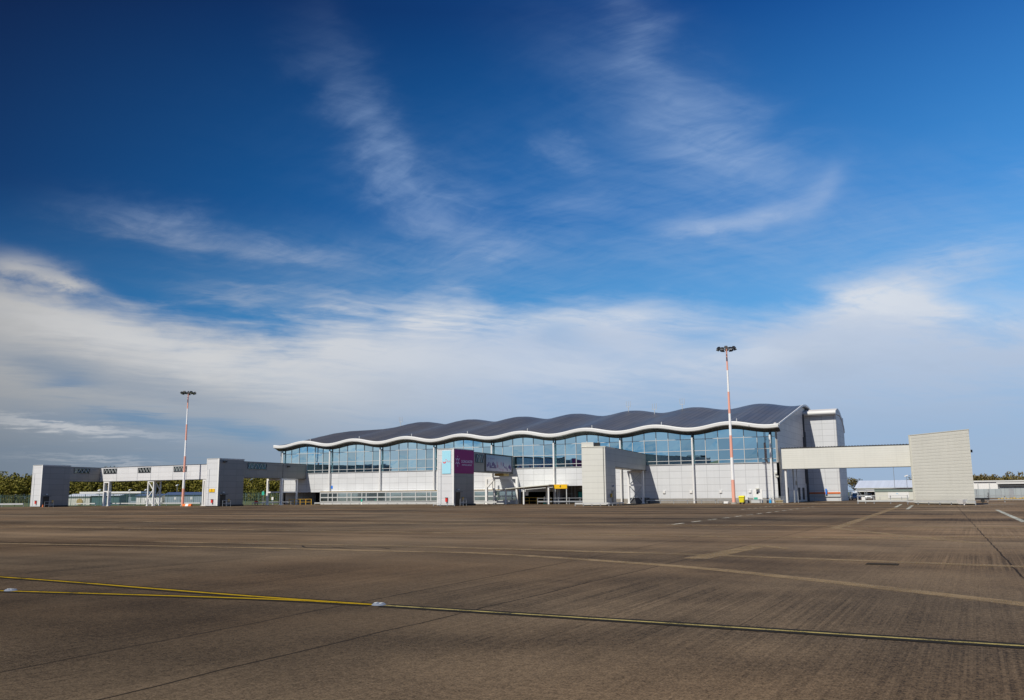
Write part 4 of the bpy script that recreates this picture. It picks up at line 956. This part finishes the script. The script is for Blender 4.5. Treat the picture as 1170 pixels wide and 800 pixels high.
mb = MB(); mb.bar((100.9, 46.2, 1.72), (105.6, 48.4, 1.72), .05); mb.bar((101.2, 46.3, 1.7), (103.6, 47.6, .2), .035); mb.bar((100.9, 46.2, .8), (105.6, 48.4, .8), .03); mb.build('frame', M['galv'], t)
mb = MB(); mb.prism([(100.3, 46.0, 1.76), (106.0, 48.7, 1.76), (104.5, 52, 1.76), (98.8, 49.2, 1.76)], [(100.3, 46.0, 1.82), (106.0, 48.7, 1.82), (104.5, 52, 1.82), (98.8, 49.2, 1.82)]); mb.build('roof', M['galv'], t)

def car(label, x, y, ang, m, name='parked_car', van=False):
    t = thing(name, label, 'van' if van else 'car', (x, y, 0), 'vehicles parked by the cream office'); c_, s_ = math.cos(ang), math.sin(ang)
    T = lambda a, b3, z_: (x + a * c_ - b3 * s_, y + a * s_ + b3 * c_, z_)       # a forward, b3 to the left
    k = .8
    def loft(secs):
        mb = MB(); n = 8
        for (a, w_, z0, z1, zb) in secs:
            mb.v += [T(a, -w_, z0), T(a, -w_, (z0 + z1) / 2), T(a, -w_ * .92, z1), T(a, -w_ * .5, zb), T(a, w_ * .5, zb), T(a, w_ * .92, z1), T(a, w_, (z0 + z1) / 2), T(a, w_, z0)]
        for i in range(len(secs) - 1):
            for j in range(n): mb.f.append((i * n + j, i * n + (j + 1) % n, (i + 1) * n + (j + 1) % n, (i + 1) * n + j))
        mb.f.append(tuple(range(n))); mb.f.append(tuple((len(secs) - 1) * n + j for j in range(n))); return mb
    hr = 1.55 if van else 1.2
    loft([(1.85, .62, .25, .52, .55), (1.7, .72, .2, .62, .66), (1.0, .75, .18, .72, .76), (-1.6, .75, .18, .76, .78), (-1.75, .70, .22, .7, .74)]).build('body', m, t, smooth=False, bevel=0)
    cab = loft([(1.15 if van else .9, .66, .72, .74, .76), (.55 if van else .25, .60, .74, hr - .1, hr), (-1.2, .60, .76, hr - .08, hr), (-1.65, .62, .76, .9, .95)]); cb = cab.build('cabin', m, t)
    mb = MB(); a0, z0, a1, z1 = (1.13 if van else .88), .80, (.6 if van else .30), hr - .12
    mb.prism([T(a0 + .03, -.56, z0), T(a0 + .03, .56, z0), T(a1 + .03, .5, z1), T(a1 + .03, -.5, z1)], [T(a0, -.56, z0 - .02), T(a0, .56, z0 - .02), T(a1, .5, z1 - .02), T(a1, -.5, z1 - .02)]); mb.build('windscreen', M['glass_dark'], cb)
    for sg_ in (-1, 1):
        mb = MB(); mb.prism([T(.5, sg_ * .645, .82), T(-1.3, sg_ * .645, .82), T(-1.1, sg_ * .625, hr - .14), T(.2, sg_ * .625, hr - .14)], [T(.5, sg_ * .66, .82), T(-1.3, sg_ * .66, .82), T(-1.1, sg_ * .64, hr - .14), T(.2, sg_ * .64, hr - .14)]); mb.build('side_window', M['glass_dark'], cb)
        mb = MB(); mb.prism([T(1.78, sg_ * .40, .50), T(1.78, sg_ * .62, .50), T(1.74, sg_ * .64, .63), T(1.74, sg_ * .42, .62)], [T(1.86, sg_ * .40, .49), T(1.82, sg_ * .62, .49), T(1.76, sg_ * .64, .62), T(1.80, sg_ * .42, .62)]); mb.build('headlight', M['lens'], t)
        mb = MB(); mb.prism([T(.85, sg_ * .70, .80), T(.75, sg_ * .70, .80), T(.75, sg_ * .70, .95), T(.85, sg_ * .70, .95)], [T(.85, sg_ * .86, .80), T(.75, sg_ * .86, .80), T(.75, sg_ * .86, .95), T(.85, sg_ * .86, .95)]); mb.build('mirror', M['black'], t)
        for a in (1.15, -1.1):
            mb = MB(); mb.bar(T(a, sg_ * .60, .27), T(a, sg_ * .77, .27), .27, n=16); wh = mb.build('wheel', M['tyre'], t)
            mb = MB(); mb.bar(T(a, sg_ * .77, .27), T(a, sg_ * .785, .27), .16, n=12); mb.build('rim', M['galv'], wh)
    mb = MB(); mb.prism([T(1.83, -.35, .34), T(1.83, .35, .34), T(1.80, .35, .46), T(1.80, -.35, .46)], [T(1.88, -.35, .34), T(1.88, .35, .34), T(1.88, .35, .46), T(1.88, -.35, .46)]); mb.build('grille', M['black'], t)
    mb = MB(); mb.prism([T(1.88, -.22, .27), T(1.88, .22, .27), T(1.88, .22, .33), T(1.88, -.22, .33)], [T(1.9, -.22, .27), T(1.9, .22, .27), T(1.9, .22, .33), T(1.9, -.22, .33)]); mb.build('bumper_plate', M['white'], t)
M['car_silver'] = plain('silver car paint', (.66, .69, .72), .3, 0, var=.04); M['car_grey'] = plain('grey car paint', (.42, .46, .52), .35, 0, var=.04)
car('silver white car parked nose out under the steel shelter', 104.3, 49.3, R(-84), M['car_silver'])
car('blue grey van parked left of the silver car behind the fence', 102.0, 47.0, R(-70), M['car_grey'], 'parked_van', True)
t = thing('steel_gate', 'grey steel gate with warning board in front of the parked van', 'gate', (109.2, -9.5, 0)); mb = MB()
for u_ in (108.9, 109.8): mb.bar((u_, -9.6, 0), (u_, -9.6, 1.8), .04)
for z_ in (.4, 1.1, 1.75): mb.bar((108.9, -9.6, z_), (109.8, -9.6, z_), .03)
mb.bar((108.95, -9.6, 1.7), (109.8, -9.6, .4), .025)
mb.build('gate_frame', M['galv'], t); mb = MB(); mb.box(109.35, 109.8, -9.7, -9.64, .42, .85); mb.build('sign_panel', M['white'], t)

t = thing('white_warehouse', 'bright white bayed warehouse right of the largest tower', 'warehouse', (126, 92, 0))
a_, b_2 = Vector((117, 89.4)), Vector((128.8, 89.4)); d_ = (b_2 - a_).normalized(); n_ = Vector((-d_.y, d_.x))
mb = MB(); mb.plan([a_, b_2, b_2 + n_ * 12, a_ + n_ * 12], 0, 3.45); w_ = mb.build('wall', M['white'], t)
mb = MB(); mb.plan([a_ - n_ * .25 + d_ * 5.7, b_2 - n_ * .25 + d_ * 8, b_2 + n_ * 12 + d_ * 8, a_ + n_ * 12], 3.45, 3.75); mb.build('roof', M['fascia'], t)
for s_ in (6.3, 8.6, 10.9):
    mb = MB(); k = a_ + d_ * s_; mb.plan([k, k + d_ * .22, k + d_ * .22 - n_ * .08, k - n_ * .08], 0, 3.45); mb.build('wall_post', M['rail_white'], w_)
t = thing('grey_warehouse', 'grey sheet clad warehouse with pale roof edge at the right frame side', 'warehouse', (130, 60, 0))
a_, b_2 = Vector((127.0, 57.9)), Vector((150, 57.9)); d_ = (b_2 - a_).normalized(); n_ = Vector((-d_.y, d_.x))
mb = MB(); mb.plan([a_, b_2, b_2 + n_ * 14, a_ + n_ * 14], 0, 2.3); w_ = mb.build('wall', M['grey_sheet'], t)
mb = MB(); mb.plan([a_ - n_ * .3, b_2 - n_ * .3, b_2 + n_ * 14, a_ + n_ * 14], 2.3, 2.75); mb.build('fascia', M['dark_grey'], t)
mb = MB(); mb.plan([a_ - n_ * .5 - d_ * .5, b_2 - n_ * .5, b_2 + n_ * 14, a_ + n_ * 14], 2.75, 3.1); mb.build('roof', M['fascia'], t)
mb = MB(); k = a_ + d_ * 1.5; mb.plan([k, k + d_ * .8, k + d_ * .8 - n_ * .06, k - n_ * .06], .2, 1.9); mb.build('door', M['galv'], w_)
t = thing('panel_fence', 'grey solid panel fence below the white warehouse', 'fence', (123, 44, 0))
a_, b_2 = Vector((119, 44.3)), Vector((126.9, 44.3)); d_ = (b_2 - a_).normalized(); n_ = Vector((-d_.y, d_.x)); L = (b_2 - a_).length
mb = MB(); mb.plan([a_, b_2, b_2 + n_ * .08, a_ + n_ * .08], .25, 1.82); mb.build('fence_panel', M['grey_sheet'], t)
for i in range(5):
    mb = MB(); k = a_ + d_ * L * i / 4; mb.bar((*(k - n_ * .08), 0), (*(k - n_ * .08), 1.84), .06); mb.build('post', M['galv'], t)
t = thing('sand_pile', 'low tan sandbag row behind the right double rail', 'sandbags', (127, 20, 0)); mb = MB()
for i in range(9): mb.box(125.8 + i * .42, 126.18 + i * .42, 20 + i * .18, 20.4 + i * .18, 0, .35 + .08 * (i % 3))
mb.build('sandbag', M['tan'], t, bevel=.06)
t = thing('trailer', 'dark flat trailer beside the right foot of the largest tower', 'trailer', (122.2, -6, 0)); mb = MB(); mb.box(120.9, 124.4, -5.4, -3.9, .38, .62); mb.build('deck', M['black'], t, bevel=.03); mb = MB()
for u_ in (121.5, 123.6):
    for y_ in (-5.3, -4.1): mb.bar((u_, y_ - .08, .24), (u_, y_ + .08, .24), .24, n=14)
mb.build('wheel', M['tyre'], t); mb = MB(); mb.bar((124.3, -4.6, .5), (124.3, -4.6, 1.3), .05); mb.bar((120.9, -4.6, .48), (120.0, -4.6, .4), .05); mb.build('tow_bar', M['dark_grey'], t)

# ------------------------------------------------------------------ vegetation
def leaves(mb, rng, c, rx, ry, rz, n, sz, shell=.55):
    for _ in range(n):
        while True:
            v = Vector((rng.uniform(-1, 1), rng.uniform(-1, 1), rng.uniform(-1, 1)))
            if shell * shell < v.length_squared < 1: break
        p_ = Vector((c[0] + v.x * rx, c[1] + v.y * ry, c[2] + v.z * rz))
        a = Vector((rng.gauss(0, 1), rng.gauss(0, 1), rng.gauss(0, .7))).normalized(); b3 = a.cross(Vector((rng.gauss(0, 1), rng.gauss(0, 1), rng.gauss(0, 1)))).normalized(); s_ = sz * rng.uniform(.6, 1.4)
        mb.quad(p_ - a * s_ * .5, p_ + b3 * s_ * .38, p_ + a * s_ * .5, p_ - b3 * s_ * .38)
def wood(name, a, b3, rows, h0, h1, m, seed, sp=4.0, low=True, leaf=.80, per=230):
    rng = random.Random(seed); mb = MB(); a, b3 = Vector(a), Vector(b3); d = (b3 - a).normalized(); nn = Vector((-d.y, d.x)); L = (b3 - a).length
    for r_ in range(rows):
        s_ = rng.uniform(0, sp)
        while s_ < L:
            h = rng.uniform(h0, h1) * (1 + .10 * math.sin(s_ * .11 + r_)) * (.86 + .07 * r_); p_ = a + d * s_ + nn * (r_ * 4.5 + rng.uniform(-1.5, 1.5)); rx = rng.uniform(1.8, 3.2)
            for k in range(4):
                q_ = p_ + Vector((rng.uniform(-1.6, 1.6), rng.uniform(-1.6, 1.6))); zc = h * rng.uniform(.42, .84)
                leaves(mb, rng, (q_.x, q_.y, zc), rx * rng.uniform(.55, .95), rx * .8, min(h - zc, h * .3) + .4, per // 4, leaf, .3)
            mb.bar((*p_, -.1), (*p_, h * .7), .16, .06, n=5)
            for k in range(3):
                an = rng.uniform(0, 6.28); mb.bar((*p_, h * .4), (p_.x + math.cos(an) * 1.6, p_.y + math.sin(an) * 1.6, h * .85), .06, .02, n=4)
            s_ += rng.uniform(sp * .6, sp * 1.3)
    if low:
        s_ = 0
        while s_ < L:
            p_ = a + d * s_ + nn * rng.uniform(-3.5, 0); h = rng.uniform(1.6, 3.6)
            leaves(mb, rng, (p_.x, p_.y, h * .5), rng.uniform(1.2, 2.4), 1.3, h * .55, 70, leaf * .8, .2); s_ += rng.uniform(.9, 1.8)
    return tag(mb.build(name, m), kind='stuff', label=None)
w_ = wood('woodland', (-262, 60), (-30, 176), 6, 8.8, 11.0, M['leaf'], 5, 3.6)
w_['label'] = 'mass of olive green spring woodland behind the left walkway'; w_['category'] = 'woodland'
w_ = wood('woodland', (117, 368), (235, 425), 4, 8.0, 10.2, M['leaf_far'], 9, 3.4, per=260)
w_['label'] = 'distant brown green tree belt above the right hand warehouses'; w_['category'] = 'woodland'
def bush(label, x, y, h, r_, m, seed, n=700, name='tree', cat='tree', leaf=.28):
    rng = random.Random(seed); t = thing(name, label, cat, (x, y, 0)); mb = MB(); mb.bar((x, y, -.1), (x, y, h * .5), .14, .07, n=7)
    for k in range(6):
        a = rng.uniform(0, 6.28); mb.bar((x, y, h * .3), (x + math.cos(a) * r_ * .6, y + math.sin(a) * r_ * .6, h * rng.uniform(.55, .85)), .06, .02, n=5)
    mb.build('trunk', M['bark'], t); mb = MB()
    for k in range(11):
        a = rng.uniform(0, 6.28); q_ = rng.uniform(.1, .7) * r_; zc = h * rng.uniform(.35, .8)
        leaves(mb, rng, (x + math.cos(a) * q_, y + math.sin(a) * q_, zc), r_ * .45, r_ * .45, h * .2, n // 11, leaf, .2)
    mb.build('crown', m, t)
bush('yellow green bush behind the cream shed by the farthest tower', -90, 27, 4.3, 3.4, M['leaf_bush'], 2, 900, 'bush', 'bush', .35)
bush('round dark shrub behind the flat roofed white shed', -66, 40, 4.4, 3.0, M['leaf'], 8, 800, 'bush', 'bush', .35)
bush('autumn tree between the stair block and the pale shed roof', 91.6, 140, 6.2, 3.4, M['leaf_far'], 3, 1100, 'tree', 'tree', .35)
bush('brown tree crown showing above the pale shed roof beside the thin lamp post', 104.8, 175, 7.0, 2.6, M['leaf_far'], 31, 700, 'tree', 'tree', .35)
bush('second brown tree crown above the pale shed roof nearer the largest tower', 108.8, 182, 6.6, 2.8, M['leaf_far'], 32, 700, 'tree', 'tree', .35)
for k, (x, y) in enumerate(((-32, 18), (-27, 20.5), (-22, 23), (-17, 25), (-12, 28))):
    bush(['pale green bush by the fence left of the dark left walkway', 'pale green bush second along the fence from the tower', 'pale green bush midway along the row seen under the dark walkway', 'pale green bush fourth in the row under the dark walkway', 'pale green bush nearest the terminal end wall'][k], x, y, 3.4 + .4 * (k % 2), 2.4, M['leaf_bush'], 20 + k, 500, 'bush', 'bush', .32)

# ------------------------------------------------------------------ scale site units to metres
for ob in list(sc.objects):
    if ob.parent is None and ob.type in {'MESH', 'EMPTY'}:
        ob.location = ob.location * S; ob.scale = (S, S, S)

# ------------------------------------------------------------------ camera
cam = bpy.data.cameras.new('camera'); co = bpy.data.objects.new('camera', cam); COL.objects.link(co); sc.camera = co
cam.sensor_width = 36; cam.lens = 36 * 1000 / 1170; cam.clip_start = .1; cam.clip_end = 12000
yaw = math.atan2(.46224, .88676); pitch = R(9.3696); roll = .008852
fwd = Vector((-math.sin(yaw) * math.cos(pitch), math.cos(yaw) * math.cos(pitch), math.sin(pitch)))
rt = Vector((math.cos(yaw), math.sin(yaw), 0)); up = rt.cross(fwd)
r2 = rt * math.cos(roll) - up * math.sin(roll); u2 = up * math.cos(roll) + rt * math.sin(roll)
mw = Matrix((r2, u2, -fwd)).transposed().to_4x4(); mw.translation = Vector((122.895, -135.989, 1.6)) * S; co.matrix_world = mw

# ------------------------------------------------------------------ sun and sky
sdir = Vector((-.20, -1.0, 1.25)).normalized(); sel = math.asin(sdir.z)
sun = bpy.data.lights.new('sun', 'SUN'); sun.energy = 5.0; sun.angle = R(.53); sun.color = (1, .95, .86)
so_ = bpy.data.objects.new('sun', sun); COL.objects.link(so_); so_.rotation_euler = sdir.to_track_quat('Z', 'Y').to_euler()
wd = bpy.data.worlds.new('World'); sc.world = wd; wd.use_nodes = True; nt = wd.node_tree; nt.nodes.clear()
out_ = nt.nodes.new('ShaderNodeOutputWorld'); bg = nt.nodes.new('ShaderNodeBackground'); nt.links.new(bg.outputs[0], out_.inputs[0]); bg.inputs[1].default_value = .1
sky = nt.nodes.new('ShaderNodeTexSky'); sky.sky_type = 'NISHITA'; sky.sun_disc = False; sky.sun_elevation = sel
sky.sun_rotation = math.atan2(sdir.x, sdir.y); sky.air_density = 1.0; sky.dust_density = .6; sky.ozone_density = 1.5
tc = nt.nodes.new('ShaderNodeTexCoord'); dx, dy, dz = sepxyz(nt, tc.outputs['Generated'])
fr = dx * -.46224 + dy * .88676; rr_ = dx * .88676 + dy * .46224
az = fr._m('ARCTAN2', fr) if 0 else rr_._m('ARCTAN2', fr) * (180 / math.pi); el = dz.mx(-1.0).mn(1.0)._m('ARCSINE') * (180 / math.pi)
t_ = (((az + 32.0) / 64.0) + fr.step(.1, -.2) * 2.0).sat()
# how deep the (polarised) blue is: left side of the view darker than the right
def stops(cs): return list(zip((0.0, .12, .34, .56, .95), cs))
left = ramp(nt, (el / 32.0).sat(), stops([(.16, .22, .30), (.12, .21, .33), (.010, .11, .31), (.0008, .036, .145), (.0002, .007, .050)]))
midr = ramp(nt, (el / 32.0).sat(), stops([(.28, .38, .52), (.17, .36, .60), (.055, .30, .65), (.004, .135, .43), (.0008, .042, .185)]))
rigt = ramp(nt, (el / 32.0).sat(), stops([(.36, .47, .62), (.30, .48, .72), (.18, .47, .86), (.050, .28, .70), (.006, .092, .37)]))
grad = mixc(nt, (t_ * 2.0).sat(), left, midr); grad = mixc(nt, (t_ * 2.0 - 1.0).sat(), grad, rigt)
clear = mixc(nt, .955, sky.outputs[0], scalec(nt, grad, 10.0))
# clouds
pl = comb(nt, rr_ / (dz.mx(0.0) + .13), fr / (dz.mx(0.0) + .13), 0.0)
warp = noise(nt, pl, .9, 4, .55, color=True)
vm = nt.nodes.new('ShaderNodeVectorMath'); vm.operation = 'MULTIPLY_ADD'; nt.links.new(warp, vm.inputs[0]); vm.inputs[1].default_value = (.5, .5, 0); nt.links.new(pl, vm.inputs[2]); plw = vm.outputs[0]
n_soft = noise(nt, plw, 1.6, 6, .55); n_fine = noise(nt, plw, 7.0, 7, .60)
sx, sy, _z = sepxyz(nt, plw)
n_str = noise(nt, comb(nt, sx * .7 + sy * .45, sy * 2.6 - sx * 1.4, 2.0), 3.4, 8, .62)
n_fib = noise(nt, comb(nt, sx * .7 - sy * .4, sy * 2.2 + sx * 1.5, 5.0), 7.5, 7, .64)
azn = az + (n_soft - .5) * 6.0 + (n_fine - .5) * 3.6; eln = el + (n_soft - .5) * 3.2 + (n_fine - .5) * 2.2
az1 = az + (n_fine - .5) * 2.4; el1 = el + (n_fine - .5) * 1.1
azs = az + (n_soft - .5) * 6.0; els = el + (n_str - .5) * 1.8
def blob(b_, aa, ee):
    a0, e0, ra, re, rot, amp = b_
    c_, s_ = math.cos(R(rot)), math.sin(R(rot)); x_ = aa - a0; y_ = ee - e0
    p_ = (x_ * c_ + y_ * s_) / ra; q_ = (y_ * c_ - x_ * s_) / re
    return (-(p_ * p_ + q_ * q_)).exp() * amp
def blobs(L, aa, ee):
    o = None
    for b_ in L: o = blob(b_, aa, ee) if o is None else o + blob(b_, aa, ee)
    return o
STREAK = [(-9.47, 23.33, 5.15, 1.6, -55.92, 0.38), (-4.98, 18.85, 4.03, 1.94, -32.72, 0.4), (-13.05, 25.58, 3.04, 1.14, -48.71, 0.12), (-22.23, 16.3, 3.97, 1.03, -8.74, 0.42), (-14.98, 15.49, 4.01, 0.86, -8.55, 0.32), (8.62, 28.96, 3.07, 1.6, -67.41, 0.36), (12.67, 23.33, 6.37, 2.51, -28.06, 0.4), (16.54, 21.35, 3.63, 1.94, -22.15, 0.2), (3.43, 21.71, 1.93, 0.63, -43.68, 0.26), (3.65, 18.26, 3.1, 1.03, 0.88, 0.2), (-1.42, 15.65, 3.41, 1.03, 8.94, 0.24), (28.46, 13.4, 3.06, 0.97, -2.13, 0.42), (24.59, 12.57, 3.28, 1.14, 3.47, 0.36), (30.63, 17.11, 1.28, 0.51, -3.79, 0.2), (-17.85, 12.3, 3.55, 0.63, -1.71, 0.34), (-11.54, 12.37, 2.95, 0.74, -3.23, 0.34)]
CRISP = [(12.78, 16.86, 2.55, 0.57, -1.16, 0.62), (17.4, 17.26, 2.64, 0.74, 7.85, 0.58), (20.63, 18.63, 1.61, 0.74, 50.86, 0.38), (-29.9, 13.09, 1.99, 0.74, -7.04, 0.85), (-27.22, 12.5, 1.33, 0.4, -14.5, 0.75)]
GAPS = [(-26.77, 6.76, 1.31, 0.46, 2.81, 0.5), (-23.08, 4.72, 3.28, 0.46, -7.27, 0.8), (-17.11, 4.03, 2.9, 0.57, -8.49, 0.75), (3.22, 10.9, 3.02, 1.14, -24.94, 0.3), (12.03, 9.51, 2.39, 0.69, -7.61, 0.25), (28.26, 11.08, 1.33, 0.57, -16.75, 0.35), (-20.23, 2.15, 5.49, 0.29, -3.67, 0.35)]
DARKS = [(-28.43, 7.74, 3.08, 0.91, -9.96, 0.7), (-21.44, 6.3, 6.58, 1.14, -10.93, 0.8), (-25.2, 4.12, 6.16, 0.69, -9.37, 0.9), (19.23, 8.15, 2.51, 1.03, -15.16, 0.3)]
LIGHTS = [(-26.59, 4.06, 4.62, 0.29, -5.15, 0.8), (-24.85, 2.2, 2.69, 0.17, -3.69, 0.5), (-26.0, 9.9, 5.0, 1.0, -8, 0.55), (-18.0, 8.2, 7.5, 1.25, -9, .75), (-5.0, 11.6, 4.2, .95, 2, .95), (-9.5, 9.2, 5.5, .9, -6, .6), (1.8, 11.8, 2.6, .8, 0, .7), (8.5, 11.6, 5.0, .8, 0, .55), (23.5, 11.6, 4.6, 1.3, -3, .95), (29.5, 10.2, 3.6, 1.0, -6, .7), (14.5, 8.6, 6.0, .9, 0, .45), (3.0, 8.0, 7.0, .8, -3, .40)]
BANK = [(0, 11.4), (0.059, 11.3), (0.103, 11.29), (0.15, 10.57), (0.198, 9.99), (0.256, 9.99), (0.298, 10.93), (0.36, 12.05), (0.441, 12.52), (0.478, 12.13), (0.514, 11.54), (0.551, 12.19), (0.605, 12.38), (0.677, 12.35), (0.746, 11.65), (0.796, 11.7), (0.829, 12.33), (0.869, 12.51), (0.921, 12.0), (0.956, 10.98), (1.0, 10.99)]
fc = nt.nodes.new('ShaderNodeFloatCurve'); nt.links.new(t_.k, fc.inputs[1]); cv = fc.mapping.curves[0]
while len(cv.points) < len(BANK): cv.points.new(.5, .5)
for pt, (a, b3) in zip(cv.points, BANK): pt.location = (a, b3 / 20)
fc.mapping.update()
top = V(nt, fc.outputs[0]) * 20.0
soft = 1.6 + t_ * 2.6
n_puff = noise(nt, plw, .85, 5, .5)
edge = top + .6 - el + (n_puff - .5) * 5.0 + (n_soft - .5) * 2.6 + (n_str - .5) * 1.7 + (n_fine - .5) * 1.5
bankd = edge.step(-.7, soft)
thin = n_puff * .35 + n_soft * .35 + n_str * .2 + n_fib * .1
bankd = bankd * (thin.step(.36, .54) * (.14 + t_ * .30) + .86 - t_ * .30)
gap = blobs(GAPS, azs, els)
lite = blobs(LIGHTS[4:], azs, els)
d_b = ((bankd + bankd * lite * .35).sat() * (1.0 - gap.sat()) * (1.0 - el.step(6.5, 0.5) * (.10 + t_ * .30))).sat()
cir = n_str.step(.28, .72) * .45 + n_fib.step(.30, .72) * .35 + n_soft.step(.3, .7) * .25
VEIL = [(16.0, 17.5, 20.0, 4.0, -8, .30), (-6.0, 14.5, 14.0, 2.6, 0, .22), (10.0, 24.0, 9.0, 4.0, -40, .16)]
streaks = blobs(STREAK, azn, eln) * (cir * .9 + .18) + blobs(VEIL, azn, eln) * (cir * .9 + .05)
crisp = blobs(CRISP, az1, el1) * (n_fine.step(.2, .62) * .45 + .55)
rear = fr.step(.05, -.25) * (thin * .6 + n_fine * .25 + n_soft * .15).step(.43, .51) * (el.step(-2.0, 1.5) * el.step(40.0, 16.0)) * (az.step(-148.0, -112.0) * az.step(-60.0, -95.0) * .75 + .22)   # broken cloud behind, clearer on the right
front = fr.step(-.25, .05)
dens = ((d_b + streaks + crisp) * front + rear).sat() * .97
# cloud colour: sunlit white, blue grey where thick and low
body = ramp(nt, (el / 14.0).sat(), [(0, (.33, .45, .63)), (.25, (.35, .47, .65)), (.5, (.44, .54, .70)), (.75, (.52, .60, .74)), (1, (.58, .65, .77))])
bodyl = ramp(nt, (el / 14.0).sat(), [(0, (.24, .30, .38)), (.2, (.27, .33, .41)), (.45, (.53, .545, .56)), (.60, (.64, .64, .64)), (1, (.70, .695, .69))])
cc = mixc(nt, ((t_ - .22) * 3.4).sat(), scalec(nt, bodyl, t_.step(-.05, .26) * .34 + .66), body)
cc = mixc(nt, (thin.step(.48, .62) * .16 + blobs(DARKS, azs, els) * .75).sat(), cc, mixc(nt, (t_ * 1.6).sat(), (.20, .26, .345), (.33, .42, .56)))
cc = mixc(nt, (blobs(LIGHTS, azs + (n_fine - .5) * 2.5, els + (n_fine - .5) * 1.4) * (n_puff.step(.25, .6) * .5 + .5)).sat() * .9, cc, mixc(nt, (t_ * 1.6).sat(), (.62, .62, .62), (.70, .74, .80)))
hi = mixc(nt, el.step(12.5, 19.0), cc, (.33, .46, .70))
rearc = mixc(nt, n_soft.step(.3, .7), (.76, .74, .76), (.58, .54, .61))
hi = mixc(nt, front, rearc, hi)
final = mixc(nt, dens, clear, scalec(nt, hi, 10.0))
nt.links.new(final, bg.inputs[0])
wd.cycles.sampling_method = 'MANUAL'; wd.cycles.sample_map_resolution = 512

vs = sc.view_settings; vs.view_transform = 'Standard'; vs.look = 'None'; vs.exposure = 0; vs.gamma = 1; vs.use_curve_mapping = False
sc.cycles.max_bounces = 6; sc.cycles.diffuse_bounces = 3; sc.cycles.glossy_bounces = 3; sc.cycles.transparent_max_bounces = 10
